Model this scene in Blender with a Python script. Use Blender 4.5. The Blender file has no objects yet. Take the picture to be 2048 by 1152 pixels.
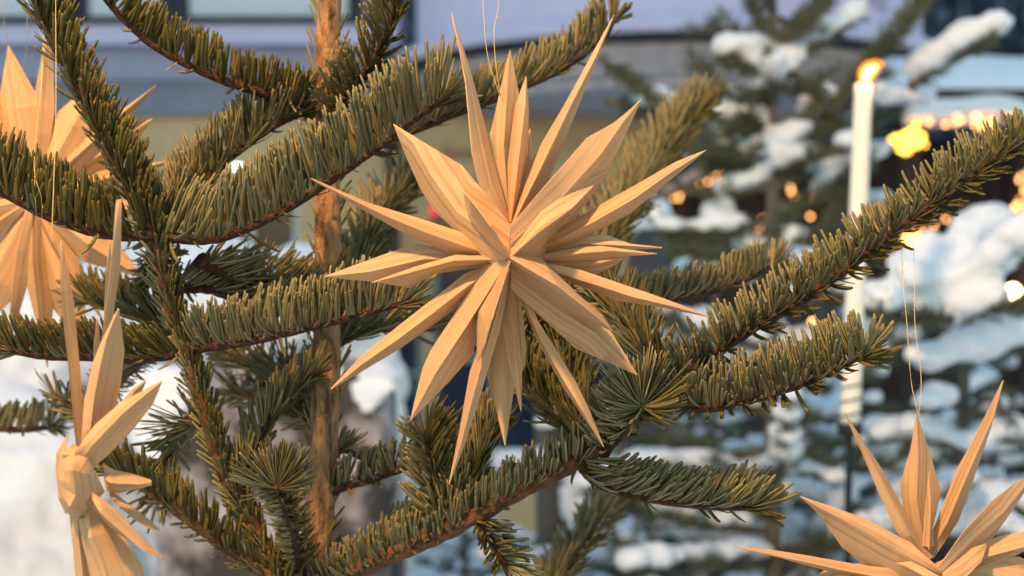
import bpy, math, random
import numpy as np
from mathutils import Vector, noise
R = math.radians
SC = bpy.context.scene
COL = SC.collection

# ------------------------------------------------------------------ camera
FPX = 2974.0                      # focal length in photo pixels (2048 wide)
EYE = 1.5
cam_d = bpy.data.cameras.new('camera')
cam = bpy.data.objects.new('camera', cam_d); COL.objects.link(cam)
cam.location = (0, 0, EYE); cam.rotation_euler = (R(90), 0, 0)
cam_d.sensor_width = 36.0; cam_d.lens = 36.0 * FPX / 2048.0
cam_d.clip_start = 0.05; cam_d.clip_end = 600
cam_d.dof.use_dof = True; cam_d.dof.focus_distance = 0.74; cam_d.dof.aperture_fstop = 8.2
SC.camera = cam
# ------------------------------------------------------------------ sky and sun (dusk)
SUN_EL, SUN_AZ = 3.0, 25.0
w = bpy.data.worlds.new('World'); SC.world = w; w.use_nodes = True
nt = w.node_tree; nt.nodes.clear()
sky = nt.nodes.new('ShaderNodeTexSky'); sky.sky_type = 'NISHITA'; sky.sun_disc = False
sky.sun_elevation = R(SUN_EL); sky.sun_rotation = R(SUN_AZ); sky.air_density = 1.0; sky.ozone_density = 1.6
hs = nt.nodes.new('ShaderNodeHueSaturation'); hs.inputs['Saturation'].default_value = 1.05
bg = nt.nodes.new('ShaderNodeBackground'); bg.inputs['Strength'].default_value = 0.15
wo = nt.nodes.new('ShaderNodeOutputWorld')
nt.links.new(sky.outputs[0], hs.inputs['Color']); nt.links.new(hs.outputs[0], bg.inputs['Color']); nt.links.new(bg.outputs[0], wo.inputs['Surface'])
sd = bpy.data.lights.new('sun', 'SUN'); sd.energy = 0.12; sd.angle = R(12); sd.color = (1, 0.9, 0.8)
sun = bpy.data.objects.new('sun', sd); COL.objects.link(sun)
az = R(SUN_AZ)
sdir = Vector((math.sin(az) * math.cos(R(SUN_EL)), math.cos(az) * math.cos(R(SUN_EL)), math.sin(R(SUN_EL))))
sun.rotation_euler = sdir.to_track_quat('Z', 'Y').to_euler()
SC.view_settings.view_transform = 'Standard'; SC.view_settings.look = 'None'
SC.view_settings.gamma = 1.0; SC.view_settings.use_curve_mapping = False
SC.view_settings.exposure = 2.65
SC.render.engine = 'CYCLES'
SC.cycles.max_bounces = 6; SC.cycles.sample_clamp_indirect = 4.0
LAMP_POWER = 30.0

# ------------------------------------------------------------------ helpers
rng = np.random.default_rng(7)
random.seed(7)
def px(x, y, d):
    return np.array(((x - 1024.0) / FPX * d, d, EYE + (576.0 - y) / FPX * d))
def link(name, me, mat=None, parent=None):
    o = bpy.data.objects.new(name, me); COL.objects.link(o)
    if mat is not None and me is not None:
        for m in (mat if isinstance(mat, (list, tuple)) else [mat]): me.materials.append(m)
    if parent is not None: o.parent = parent
    return o
def tag(o, label=None, cat=None, group=None, kind=None):
    if label: o['label'] = label
    if cat: o['category'] = cat
    if group: o['group'] = group
    if kind: o['kind'] = kind
    return o
def empty(name, loc=(0, 0, 0)):
    o = bpy.data.objects.new(name, None); COL.objects.link(o); o.empty_display_size = 0.05
    o.location = loc
    return o
def adopt(parent, child):                 # keep the child's world place
    child.parent = parent
    child.matrix_parent_inverse = parent_matrix(parent).inverted()
def parent_matrix(o):
    from mathutils import Matrix
    return Matrix.Translation(o.location) @ o.rotation_euler.to_matrix().to_4x4()
def np_mesh(name, V, F, smooth=False, mats=None, uv=None, attrs=None):
    """V (n,3); F (m,4) quads (or (m,3))"""
    me = bpy.data.meshes.new(name)
    V = np.asarray(V, np.float32); F = np.asarray(F, np.int32); k = F.shape[1]
    me.vertices.add(len(V)); me.vertices.foreach_set('co', V.ravel())
    me.loops.add(F.size); me.loops.foreach_set('vertex_index', F.ravel())
    me.polygons.add(len(F)); me.polygons.foreach_set('loop_start', np.arange(0, F.size, k, dtype=np.int32))
    me.polygons.foreach_set('loop_total', np.full(len(F), k, np.int32))
    me.polygons.foreach_set('use_smooth', np.full(len(F), bool(smooth)))
    if mats is not None: me.polygons.foreach_set('material_index', np.asarray(mats, np.int32))
    if uv is not None:
        l = me.uv_layers.new(name='UVMap'); l.data.foreach_set('uv', np.asarray(uv, np.float32)[F.ravel()].ravel())
    if attrs:
        for a, v in attrs.items():
            at = me.attributes.new(a, 'FLOAT', 'POINT'); at.data.foreach_set('value', np.asarray(v, np.float32))
    me.update(calc_edges=True); me.validate()
    return me
class MB:
    """collects boxes, prisms and tubes into one mesh"""
    def __init__(s): s.v = []; s.f = []
    def box(s, a, b):
        (x0, y0, z0), (x1, y1, z1) = a, b; n = len(s.v)
        s.v += [(x0,y0,z0),(x1,y0,z0),(x1,y1,z0),(x0,y1,z0),(x0,y0,z1),(x1,y0,z1),(x1,y1,z1),(x0,y1,z1)]
        s.f += [tuple(n+i for i in q) for q in ((0,3,2,1),(4,5,6,7),(0,1,5,4),(1,2,6,5),(2,3,7,6),(3,0,4,7))]
        return s
    def ring(s, cx, cy, prof, a0, a1, n=48):
        """surface of revolution, prof list of (r,z), angles a0..a1 degrees"""
        b = len(s.v); m = len(prof)
        for i in range(n + 1):
            a = R(a0 + (a1 - a0) * i / n)
            for r, z in prof: s.v.append((cx + r * math.cos(a), cy + r * math.sin(a), z))
        for i in range(n):
            for j in range(m - 1):
                s.f.append((b + i*m + j, b + (i+1)*m + j, b + (i+1)*m + j+1, b + i*m + j+1))
        return s
    def prism(s, pts, y0, y1):
        """outline in x,z extruded along y"""
        n = len(s.v); m = len(pts)
        s.v += [(x, y0, z) for x, z in pts] + [(x, y1, z) for x, z in pts]
        s.f.append(tuple(range(n, n + m))); s.f.append(tuple(range(n + 2*m - 1, n + m - 1, -1)))
        for i in range(m): j = (i + 1) % m; s.f.append((n+i, n+m+i, n+m+j, n+j))
        return s
    def tube(s, pts, rad, k=8, cap=True):
        pts = [Vector(p) for p in pts]; n0 = len(s.v); N = len(pts)
        rad = [float(q) for q in rad] if hasattr(rad, "__len__") else [float(rad)] * N
        for i, p in enumerate(pts):
            t = (pts[min(i+1, N-1)] - pts[max(i-1, 0)]).normalized()
            u = t.orthogonal() if i == 0 else (pu - pu.dot(t) * t)
            u.normalize(); pu = u; v = t.cross(u)
            for j in range(k):
                a = 2 * math.pi * j / k
                s.v.append(tuple(p + rad[i] * (math.cos(a) * u + math.sin(a) * v)))
        for i in range(N - 1):
            for j in range(k):
                s.f.append((n0+i*k+j, n0+i*k+(j+1)%k, n0+(i+1)*k+(j+1)%k, n0+(i+1)*k+j))
        if cap: s.f.append(tuple(n0+j for j in range(k-1, -1, -1))); s.f.append(tuple(n0+(N-1)*k+j for j in range(k)))
        return s
    def ico(s, c, r, sx=1, sy=1, sz=1, n=8):
        b = len(s.v); m = n * 2
        for i in range(n + 1):
            th = math.pi * i / n
            for j in range(m):
                ph = 2 * math.pi * j / m
                s.v.append((c[0]+r*sx*math.sin(th)*math.cos(ph), c[1]+r*sy*math.sin(th)*math.sin(ph), c[2]+r*sz*math.cos(th)))
        for i in range(n):
            for j in range(m):
                s.f.append((b+i*m+j, b+(i+1)*m+j, b+(i+1)*m+(j+1)%m, b+i*m+(j+1)%m))
        return s
    def build(s, name, mat, parent=None, smooth=False, bevel=0):
        me = bpy.data.meshes.new(name); me.from_pydata([tuple(v) for v in s.v], [], s.f); me.validate(); me.update()
        if smooth: me.polygons.foreach_set('use_smooth', [True] * len(me.polygons))
        o = link(name, me, mat)
        if parent is not None: adopt(parent, o)
        if bevel:
            md = o.modifiers.new('bevel', 'BEVEL'); md.width = bevel; md.segments = 2; md.limit_method = 'ANGLE'
        return o
def crom(P, n):
    """Catmull-Rom resample of a polyline to n points"""
    P = np.asarray(P, float)
    if len(P) == 2:
        t = np.linspace(0, 1, n)[:, None]; return P[0] * (1 - t) + P[1] * t
    Q = np.vstack([2*P[0]-P[1], P, 2*P[-1]-P[-2]]); out = []
    m = len(P) - 1
    for u in np.linspace(0, m - 1e-9, n):
        i = int(u); t = u - i; a, b, c, d = Q[i], Q[i+1], Q[i+2], Q[i+3]
        out.append(0.5*((2*b)+(-a+c)*t+(2*a-5*b+4*c-d)*t*t+(-a+3*b-3*c+d)*t**3))
    return np.array(out)
def lin(P, n):
    P = np.asarray(P, float); d = np.r_[0, np.cumsum(np.linalg.norm(np.diff(P, axis=0), axis=1))]
    t = np.linspace(0, d[-1], n)
    return np.stack([np.interp(t, d, P[:, k]) for k in range(P.shape[1])], 1)
def nrm(a): return a / np.maximum(np.linalg.norm(a, axis=-1, keepdims=True), 1e-9)

# ------------------------------------------------------------------ materials
def mat(name):
    m = bpy.data.materials.new(name); m.use_nodes = True; n = m.node_tree
    return m, n, n.nodes['Principled BSDF'], n.nodes['Material Output']
def N(n, t, **kw):
    o = n.nodes.new(t)
    for k, v in kw.items():
        if k in o.inputs: o.inputs[k].default_value = v
        else: setattr(o, k, v)
    return o
def ramp(n, stops):
    r = n.nodes.new('ShaderNodeValToRGB'); e = r.color_ramp.elements
    while len(e) < len(stops): e.new(0.5)
    for i, (p, c) in enumerate(stops): e[i].position = p; e[i].color = (*c, 1) if len(c) == 3 else c
    return r
def simple(name, c1, c2=None, scale=20, rough=0.7, bump=0, detail=6, spec=0.3, metal=0, stretch=None, lo=0.35, hi=0.65):
    m, n, b, o = mat(name)
    b.inputs['Roughness'].default_value = rough; b.inputs['Specular IOR Level'].default_value = spec; b.inputs['Metallic'].default_value = metal
    if c2 is None: c2 = tuple(x * 0.8 for x in c1)
    tc = N(n, 'ShaderNodeTexCoord'); mp = N(n, 'ShaderNodeMapping')
    if stretch: mp.inputs['Scale'].default_value = stretch
    nz = N(n, 'ShaderNodeTexNoise', Scale=scale, Detail=detail, Roughness=0.6)
    r = ramp(n, [(lo, c1), (hi, c2)])
    n.links.new(tc.outputs['Object'], mp.inputs[0]); n.links.new(mp.outputs[0], nz.inputs['Vector'])
    n.links.new(nz.outputs['Fac'], r.inputs[0]); n.links.new(r.outputs[0], b.inputs['Base Color'])
    if bump:
        bp = N(n, 'ShaderNodeBump', Strength=bump, Distance=0.01)
        n.links.new(nz.outputs['Fac'], bp.inputs['Height']); n.links.new(bp.outputs[0], b.inputs['Normal'])
    return m
def glow(name, c, s):
    m, n, b, o = mat(name); b.inputs['Base Color'].default_value = (*c, 1)
    b.inputs['Emission Color'].default_value = (*c, 1); b.inputs['Emission Strength'].default_value = s
    return m
def wood_mat(name, c_lo, c_hi, tr):
    """thin planed wood shaving: pale grain lines along V, light shines through a little"""
    m, n, b, o = mat(name)
    uv = N(n, 'ShaderNodeUVMap', uv_map='UVMap'); oi = N(n, 'ShaderNodeObjectInfo')
    off = N(n, 'ShaderNodeVectorMath', operation='MULTIPLY_ADD')
    cmb = N(n, 'ShaderNodeCombineXYZ'); n.links.new(oi.outputs['Random'], cmb.inputs[0]); n.links.new(oi.outputs['Random'], cmb.inputs[1])
    off.inputs[1].default_value = (37, 11, 0); n.links.new(cmb.outputs[0], off.inputs[0]); n.links.new(uv.outputs[0], off.inputs[2])
    mp = N(n, 'ShaderNodeMapping'); mp.inputs['Scale'].default_value = (420, 4, 1); n.links.new(off.outputs[0], mp.inputs[0])
    nz = N(n, 'ShaderNodeTexNoise', Scale=1.0, Detail=3.0, Roughness=0.55); n.links.new(mp.outputs[0], nz.inputs['Vector'])
    mp2 = N(n, 'ShaderNodeMapping'); mp2.inputs['Scale'].default_value = (2600, 50, 1); n.links.new(off.outputs[0], mp2.inputs[0])
    nz2 = N(n, 'ShaderNodeTexNoise', Scale=1.0, Detail=4.0); n.links.new(mp2.outputs[0], nz2.inputs['Vector'])
    r = ramp(n, [(0.36, c_lo), (0.5, c_hi), (0.72, tuple(min(1, x * 1.05) for x in c_hi))]); n.links.new(nz.outputs['Fac'], r.inputs[0])
    r2 = ramp(n, [(0.3, (0.86, 0.83, 0.8)), (0.65, (1, 1, 1))]); n.links.new(nz2.outputs['Fac'], r2.inputs[0])
    mx = N(n, 'ShaderNodeMix', data_type='RGBA', blend_type='MULTIPLY'); mx.inputs[0].default_value = 1
    n.links.new(r.outputs[0], mx.inputs[6]); n.links.new(r2.outputs[0], mx.inputs[7])
    rr = ramp(n, [(0, (0.9, 0.87, 0.84)), (1, (1.0, 1.0, 1.0))]); n.links.new(oi.outputs['Random'], rr.inputs[0])
    mx2 = N(n, 'ShaderNodeMix', data_type='RGBA', blend_type='MULTIPLY'); mx2.inputs[0].default_value = 1
    n.links.new(mx.outputs[2], mx2.inputs[6]); n.links.new(rr.outputs[0], mx2.inputs[7])
    n.links.new(mx2.outputs[2], b.inputs['Base Color']); b.inputs['Roughness'].default_value = 0.55; b.inputs['Specular IOR Level'].default_value = 0.25
    bp = N(n, 'ShaderNodeBump', Strength=0.35, Distance=0.0006); n.links.new(nz.outputs['Fac'], bp.inputs['Height']); n.links.new(bp.outputs[0], b.inputs['Normal'])
    t = N(n, 'ShaderNodeBsdfTranslucent', Color=(1.0, 0.62, 0.28, 1)); ms = N(n, 'ShaderNodeMixShader'); ms.inputs[0].default_value = tr
    n.links.new(b.outputs[0], ms.inputs[1]); n.links.new(t.outputs[0], ms.inputs[2]); n.links.new(ms.outputs[0], o.inputs['Surface'])
    return m
def needle_mat(name, c_a, c_b, band, bstr):
    m, n, b, o = mat(name)
    at = N(n, 'ShaderNodeAttribute', attribute_name='rnd'); r = ramp(n, [(0, c_a), (.82, c_b), (.93, tuple(q * 1.15 for q in c_b)), (.97, (c_b[0] * 1.7, c_b[1] * 1.25, c_b[2] * .8))]); n.links.new(at.outputs['Fac'], r.inputs[0])
    uv = N(n, 'ShaderNodeUVMap', uv_map='UVMap'); sx = N(n, 'ShaderNodeSeparateXYZ'); n.links.new(uv.outputs[0], sx.inputs[0])
    br = ramp(n, [(0.0, (0,0,0)), (0.10, (0,0,0)), (0.2, (1,1,1)), (0.38, (1,1,1)), (0.46, (0,0,0)), (0.54, (0,0,0)), (0.62, (1,1,1)), (0.8, (1,1,1)), (0.9, (0,0,0))])
    n.links.new(sx.outputs[0], br.inputs[0])
    ml = N(n, 'ShaderNodeMath', operation='MULTIPLY'); ml.inputs[1].default_value = bstr; n.links.new(br.outputs[0], ml.inputs[0])
    mx = N(n, 'ShaderNodeMix', data_type='RGBA'); n.links.new(ml.outputs[0], mx.inputs[0]); n.links.new(r.outputs[0], mx.inputs[6]); mx.inputs[7].default_value = (*band, 1)
    n.links.new(mx.outputs[2], b.inputs['Base Color']); b.inputs['Roughness'].default_value = 0.5; b.inputs['Specular IOR Level'].default_value = 0.2
    return m
def snow_mat(name):
    m, n, b, o = mat(name)
    tc = N(n, 'ShaderNodeTexCoord'); nz = N(n, 'ShaderNodeTexNoise', Scale=18.0, Detail=8.0, Roughness=0.65); n.links.new(tc.outputs['Object'], nz.inputs['Vector'])
    r = ramp(n, [(0.3, (0.78, 0.80, 0.82)), (0.7, (0.88, 0.89, 0.9))]); n.links.new(nz.outputs['Fac'], r.inputs[0]); n.links.new(r.outputs[0], b.inputs['Base Color'])
    bp = N(n, 'ShaderNodeBump', Strength=0.5, Distance=0.02); n.links.new(nz.outputs['Fac'], bp.inputs['Height']); n.links.new(bp.outputs[0], b.inputs['Normal'])
    b.inputs['Roughness'].default_value = 0.75; b.inputs['Specular IOR Level'].default_value = 0.2
    pass
    return m
WOOD = wood_mat('wood_shaving', (0.52, 0.31, 0.15), (0.71, 0.45, 0.225), 0.22)
NEED_TOP = needle_mat('needle_upper', (0.042, 0.036, 0.008), (0.12, 0.096, 0.024), (0.20, 0.165, 0.06), 0.35)
NEED_BOT = needle_mat('needle_underside', (0.06, 0.052, 0.015), (0.14, 0.113, 0.034), (0.38, 0.315, 0.15), 0.75)
NEED_BG = needle_mat('spruce_needle', (0.05, 0.062, 0.032), (0.11, 0.125, 0.065), (0.2, 0.21, 0.14), 0.4)
BARK = simple('fir_bark', (0.44, 0.23, 0.10), (0.10, 0.048, 0.02), scale=200, rough=0.8, bump=0.9, stretch=(1, 1, 0.28), lo=0.45, hi=0.64)
TWIG = simple('fir_twig', (0.10, 0.036, 0.013), (0.035, 0.013, 0.006), scale=300, rough=0.75, bump=0.5)
BOUGH = simple('fir_bough', (0.20, 0.08, 0.028), (0.085, 0.034, 0.013), scale=220, rough=0.8, bump=0.6)
BUD = simple('fir_bud', (0.20, 0.07, 0.026), (0.10, 0.04, 0.018), scale=400, rough=0.5)
BGBARK = simple('spruce_bark', (0.16, 0.13, 0.10), (0.08, 0.065, 0.05), scale=60, rough=0.9, bump=0.5, stretch=(1, 1, 0.3))
SNOW = snow_mat('snow')
THREAD = simple('gold_thread', (0.75, 0.52, 0.2), (0.6, 0.4, 0.15), scale=900, rough=0.35)

# ------------------------------------------------------------------ the setting: ground and hillside
def grid(x0, x1, y0, y1, nx, ny, zf):
    X, Y = np.meshgrid(np.linspace(x0, x1, nx), np.linspace(y0, y1, ny)); Z = np.array([[zf(a, b) for a, b in zip(ra, rb)] for ra, rb in zip(X, Y)])
    V = np.stack([X, Y, Z], 2).reshape(-1, 3); i = np.arange(nx * ny).reshape(ny, nx)
    F = np.stack([i[:-1, :-1], i[:-1, 1:], i[1:, 1:], i[1:, :-1]], 2).reshape(-1, 4)
    return V, F
V, F = grid(-200, 200, -60, 340, 2, 2, lambda a, b: -0.03)
o = link('ground', np_mesh('ground', V, F), SNOW); tag(o, kind='structure')
V, F = grid(-8, 8, -3, 13, 90, 90, lambda a, b: 0.05 * noise.noise(Vector((a*.9, b*.9, 0))) + 0.02*noise.noise(Vector((a*5, b*5, 3))) - 0.0)
V[:, 2] = np.maximum(V[:, 2] * 1.0, -0.02)
o = link('trampled_snow', np_mesh('trampled_snow', V, F, True), SNOW); tag(o, kind='structure')
HILL = simple('hillside_forest', (0.012, 0.018, 0.028), (0.16, 0.18, 0.22), scale=0.25, rough=0.95, detail=8, lo=0.45, hi=0.75)
V, F = grid(-60, 120, 55, 150, 70, 40, lambda a, b: (b - 55) * 0.62 + 3.0 * noise.noise(Vector((a*.05, b*.05, 1))) + 1.2*noise.noise(Vector((a*.3, b*.3, 5))))
o = link('hillside', np_mesh('hillside', V, F, True), HILL); tag(o, kind='structure')
# far wood on the hillside, one mass
def far_wood():
    V = []; F = []
    n = 2600
    for i in range(n):
        a = rng.uniform(10, 62); b = rng.uniform(57, 120)
        z = (b - 55) * 0.62 + 3.0 * noise.noise(Vector((a*.05, b*.05, 1))) + 1.2*noise.noise(Vector((a*.3, b*.3, 5)))
        h = rng.uniform(2.0, 4.5); r = h * 0.2
        for k in range(4):
            zz = z + h * (0.1 + 0.22 * k); rr = r * (1 - 0.22 * k); top = zz + h * 0.38; s = len(V); ph = rng.uniform(0, 6)
            for j in range(6):
                q = rr * rng.uniform(0.7, 1.2); V.append((a + q*math.cos(ph+j*1.047), b + q*math.sin(ph+j*1.047), zz - rng.uniform(0, .2)))
            V.append((a, b, top)); F += [(s+j, s+(j+1) % 6, s+6) for j in range(6)]
    return np_mesh('wood', V, F)
FW = simple('far_conifer', (0.015, 0.024, 0.035), (0.22, 0.25, 0.32), scale=0.9, rough=0.95, detail=5, lo=0.48, hi=0.72)
o = link('far_wood', far_wood(), FW); tag(o, 'dark snow-dusted conifer wood covering the hillside behind the houses', 'wood', kind='stuff')

# ------------------------------------------------------------------ corner building with a round bay
PLASTER = simple('pale_plaster', (0.64, 0.56, 0.72), (0.57, 0.50, 0.65), scale=6, rough=0.9, bump=0.1)
CORN = simple('cornice_stone', (0.58, 0.50, 0.50), (0.42, 0.37, 0.38), scale=9, rough=0.85)
FASC = simple('fascia_paint', (0.25, 0.24, 0.29), (0.20, 0.195, 0.24), scale=5, rough=0.8)
YELL = simple('yellow_plaster', (0.60, 0.41, 0.21), (0.50, 0.34, 0.175), scale=5, rough=0.9)
DARKF = simple('dark_window_frame', (0.022, 0.028, 0.055), (0.015, 0.018, 0.035), scale=20, rough=0.5)
LEAD = simple('lead_gutter', (0.03, 0.03, 0.035), (0.02, 0.018, 0.018), scale=20, rough=0.6)
BLIND = simple('white_blind', (0.72, 0.74, 0.74), (0.66, 0.68, 0.69), scale=3, rough=0.8)
GFR = simple('sage_frame', (0.26, 0.29, 0.24), (0.2, 0.23, 0.19), scale=10, rough=0.6)
CFR = simple('cream_frame', (0.55, 0.53, 0.46), (0.48, 0.46, 0.4), scale=10, rough=0.6)
RED = simple('red_brown_lettering', (0.26, 0.10, 0.08), scale=30, rough=0.7)
m, n_, b_, o_ = mat('dark_glass'); b_.inputs['Base Color'].default_value = (0.015, 0.02, 0.04, 1); b_.inputs['Roughness'].default_value = 0.08; GLASS = m
D0 = 9.0
def zx(y, d=D0): return EYE + (576 - y) / FPX * d
def xx(x, d=D0): return (x - 1024) / FPX * d
bld = empty('corner_building', (xx(900), D0, 0))
tag(bld, 'pale plaster building with round corner bay above a yellow shopfront', 'building')
CX, CR = xx(1330), 1.6
# ground floor wall in pieces around the shop windows
zt = zx(232)
def shop(x0, x1, y0, y1): return (xx(x0), xx(x1), zx(y1), zx(y0))
openings = [shop(395, 600, 385, 980), shop(690, 850, 560, 980), shop(860, 1240, 360, 980)]
b = MB(); xs = xx(-600); zb = 0.0
cur = xs
for (a0, a1, c0, c1) in openings:
    b.box((cur, D0, 0), (a0, D0 + .3, zt)); b.box((a0, D0, c1), (a1, D0 + .3, zt)); b.box((a0, D0, 0), (a1, D0 + .3, c0)); cur = a1
b.box((cur, D0, 0), (xx(1312), D0 + .3, zt)); b.build('wall', YELL, bld)
MB().box((xx(1312) - .3, D0 + .3, 0), (xx(1312), D0 + 7, 5.2)).build('wall', YELL, bld)
b = MB(); b.box((xs, D0 - .06, zt), (xx(1330), D0 + .3, zx(165))); b.build('fascia', FASC, bld)
b = MB(); b.box((xs, D0 - .10, zx(165)), (xx(800), D0 + .3, zx(100))); b.build('fascia', simple('fascia_blue', (0.34, 0.33, 0.42), scale=4), bld)
b = MB(); b.box((xs, D0 - .20, zx(98)), (xx(800), D0 + .3, zx(60))); b.build('cornice', PLASTER, bld)
b = MB(); b.box((xs, D0 - .24, zx(58)), (xx(728), D0 + .3, zx(46))); b.build('window_sill', DARKF, bld)
b = MB(); b.box((xs, D0, zx(44)), (xx(800), D0 + .3, 5.2)); b.build('wall', PLASTER, bld)
for (a0, a1) in ((-250, 130), (180, 322), (380, 698)):
    wf = MB(); X0, X1, Z0, Z1 = xx(a0), xx(a1), zx(44), 4.4
    t = 0.09
    wf.box((X0 - t, D0 - .05, Z0), (X0, D0 + .0, Z1)).box((X1, D0 - .05, Z0), (X1 + t, D0, Z1)).box((X0, D0 - .05, Z1 - t), (X1, D0, Z1))
    wo_ = wf.build('window', DARKF, bld)
    p = MB().box((X0 + .002, D0 - .03, Z0 + .004), (X1 - .002, D0 - .004, Z1 - t - .002)).build('pane', BLIND); adopt(wo_, p)
b = MB(); b.box((xx(322) + .095, D0 - .045, zx(44)), (xx(380) - .095, D0 - .002, 4.4)); b.build('window_post', DARKF, bld)
# round bay: drum, snow-line ledge, gutter, stepped mouldings
zr = 2.78
b = MB().ring(CX, D0, [(CR - .10, zr + .09), (CR - .10, 5.2)], 160, 400); b.build('bay_wall', simple('bay_plaster', (0.66, 0.57, 0.72), (0.59, 0.51, 0.66), scale=3, rough=0.9), bld, True)
b = MB().ring(CX, D0, [(CR - .099, zr + .095), (CR - .05, zr + .10), (CR + .02, zr + .075), (CR + .03, zr + .045), (CR + .01, zr + .002)], 160, 400); b.build('ledge', PLASTER, bld, True)
b = MB().ring(CX, D0, [(CR + .012, zr), (CR + .012, zr - .045), (CR - .06, zr - .046)], 160, 400); b.build('gutter', LEAD, bld, True)
prof = [(CR - .07, zr - .02), (CR - .07, zr - .09), (CR - .13, zr - .091), (CR - .14, zr - .13), (CR - .20, zr - .131), (CR - .21, zr - .17), (CR - .30, zr - .19), (CR - .32, zr - .23), (CR - 1.55, zr - .232)]
b = MB().ring(CX, D0, prof, 160, 400); b.build('cornice', CORN, bld)
b = MB().tube([(xx(788), D0 - .12, 0), (xx(788), D0 - .12, zx(120))], 0.045, 10); b.build('drainpipe', LEAD, bld, True)
# shop windows
for k, (a0, a1, c0, c1) in enumerate(openings):
    fr = MB(); f = .05; y0, y1 = D0 + .05, D0 + .11
    fr.box((a0, y0, c0), (a0 + f, y1, c1)).box((a1 - f, y0, c0), (a1, y1, c1)).box((a0 + f, y0, c0), (a1 - f, y1, c0 + f)).box((a0 + f, y0, c1 - f), (a1 - f, y1, c1))
    nm = 2 if k == 2 else 1
    for q in range(1, nm + 1):
        xm = a0 + (a1 - a0) * q / (nm + 1); fr.box((xm - .025, y0, c0 + f), (xm + .025, y1, c1 - f))
    zm = c0 + (c1 - c0) * (.55 if k != 2 else .42); fr.box((a0 + f, y0 + .004, zm - .02), (a1 - f, y1 - .004, zm + .02))
    w_ = fr.build('shop_window', GFR if k else CFR, bld)
    adopt(w_, MB().box((a0 + f, y0 + .025, c0 + f), (a1 - f, y0 + .035, c1 - f)).build('pane', GLASS))
# lettering on the yellow wall and on the drum
def letters(name, body, size, loc, rot, mt):
    c = bpy.data.curves.new(name, 'FONT'); c.body = body; c.size = size; c.extrude = 0.003; c.align_x = 'LEFT'
    t = bpy.data.objects.new(name, c); COL.objects.link(t)
    me = bpy.data.meshes.new_from_object(t.evaluated_get(bpy.context.evaluated_depsgraph_get())); bpy.data.objects.remove(t)
    me.materials.clear(); o = link(name, me, mt); o.location = loc; o.rotation_euler = rot
    return o
bpy.context.view_layer.update()
o = letters('lettering', 'Imm', 0.13, (xx(885), D0 - .008, zx(320)), (R(90), 0, 0), RED); adopt(bld, o)
a = math.acos(max(-1, min(1, (xx(1690, 8.2) - CX) / (CR - .1))))
px_, py_ = CX + (CR - .09) * math.cos(a), D0 - (CR - .09) * math.sin(a)
o = letters('lettering', 'TE', 0.2, (px_, py_ - .012, EYE + (576 - 12) / FPX * py_), (R(90), 0, math.pi/2 - a), simple('mauve_lettering', (0.33, 0.25, 0.33), scale=30)); adopt(bld, o)
# snow lying on the cornice
b = MB(); 
for i in range(40):
    x = xs + (xx(790) - xs) * (i + .5) / 40; b.ico((x, D0 - .13, zx(60) + .005), 0.09, 1.1, 1.0, 0.28, 5)
# wall lamp
wl = empty('wall_lamp', (xx(482), D0 - .12, zx(340))); tag(wl, 'small lit white lamp on the yellow shop wall', 'lamp')
MB().box((xx(478), D0 - .06, zx(335)), (xx(486), D0 + .0, zx(328))).build('bracket', DARKF, wl)
MB().ico((xx(482), D0 - .11, zx(337)), 0.024, 1.3, 1, .55).build('bulb', glow('lamp_white', (0.95, 0.98, 1.0), 1.2), wl, True)
# red light behind the shop pane
rl = empty('red_sign_light', (xx(868), D0 + .02, zx(420))); tag(rl, 'small glowing red light in the dark shop window', 'light')
MB().ico((xx(868), D0 + .0, zx(420)), 0.034, .75, .5, 1.3).build('bulb', glow('red_glow', (1.0, 0.05, 0.06), .13), rl, True)
MB().box((xx(866), D0 + .01, zx(455)), (xx(870), D0 + .06, zx(430))).build('bracket', DARKF, rl)

# ------------------------------------------------------------------ market stalls
HW = simple('dark_stall_wood', (0.045, 0.025, 0.022), (0.022, 0.013, 0.013), scale=8, rough=0.85, stretch=(6, 6, .5))
HD = 7.0
def X7(x): return xx(x, HD)
def Z7(y): return zx(y, HD)
hut = empty('market_stall', (X7(1960), HD, 0)); tag(hut, 'dark brown wooden market stall under a thick snowy roof', 'stall')
b = MB(); xl, xr = X7(1805), X7(2400)
plank_w = (xr - xl) / 16
for i in range(16):
    MB().box((xl + i*plank_w + .004, HD + 1.2 + .01 * (i % 2), 0), (xl + (i+1)*plank_w - .004, HD + 1.24 + .01 * (i % 2), Z7(230))).build('plank', HW, hut)
for x in (xl, X7(2040), xr): MB().box((x, HD, 0), (x + .09, HD + .09, Z7(225))).build('post', HW, hut)
MB().box((xl, HD + .0, 0), (xr, HD + .5, 0.95)).build('counter', HW, hut)
MB().prism([(HD - .25, Z7(222)), (HD + 1.6, Z7(222) + .30), (HD + 1.6, Z7(222) + .37), (HD - .25, Z7(222) + .07)], xl, xr).build('roof', HW, None)
rf = bpy.context.scene.collection.objects['roof']
me = rf.data
for v in me.vertices: v.co = (v.co.y, v.co.x, v.co.z)
me.flip_normals(); adopt(hut, rf)
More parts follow.
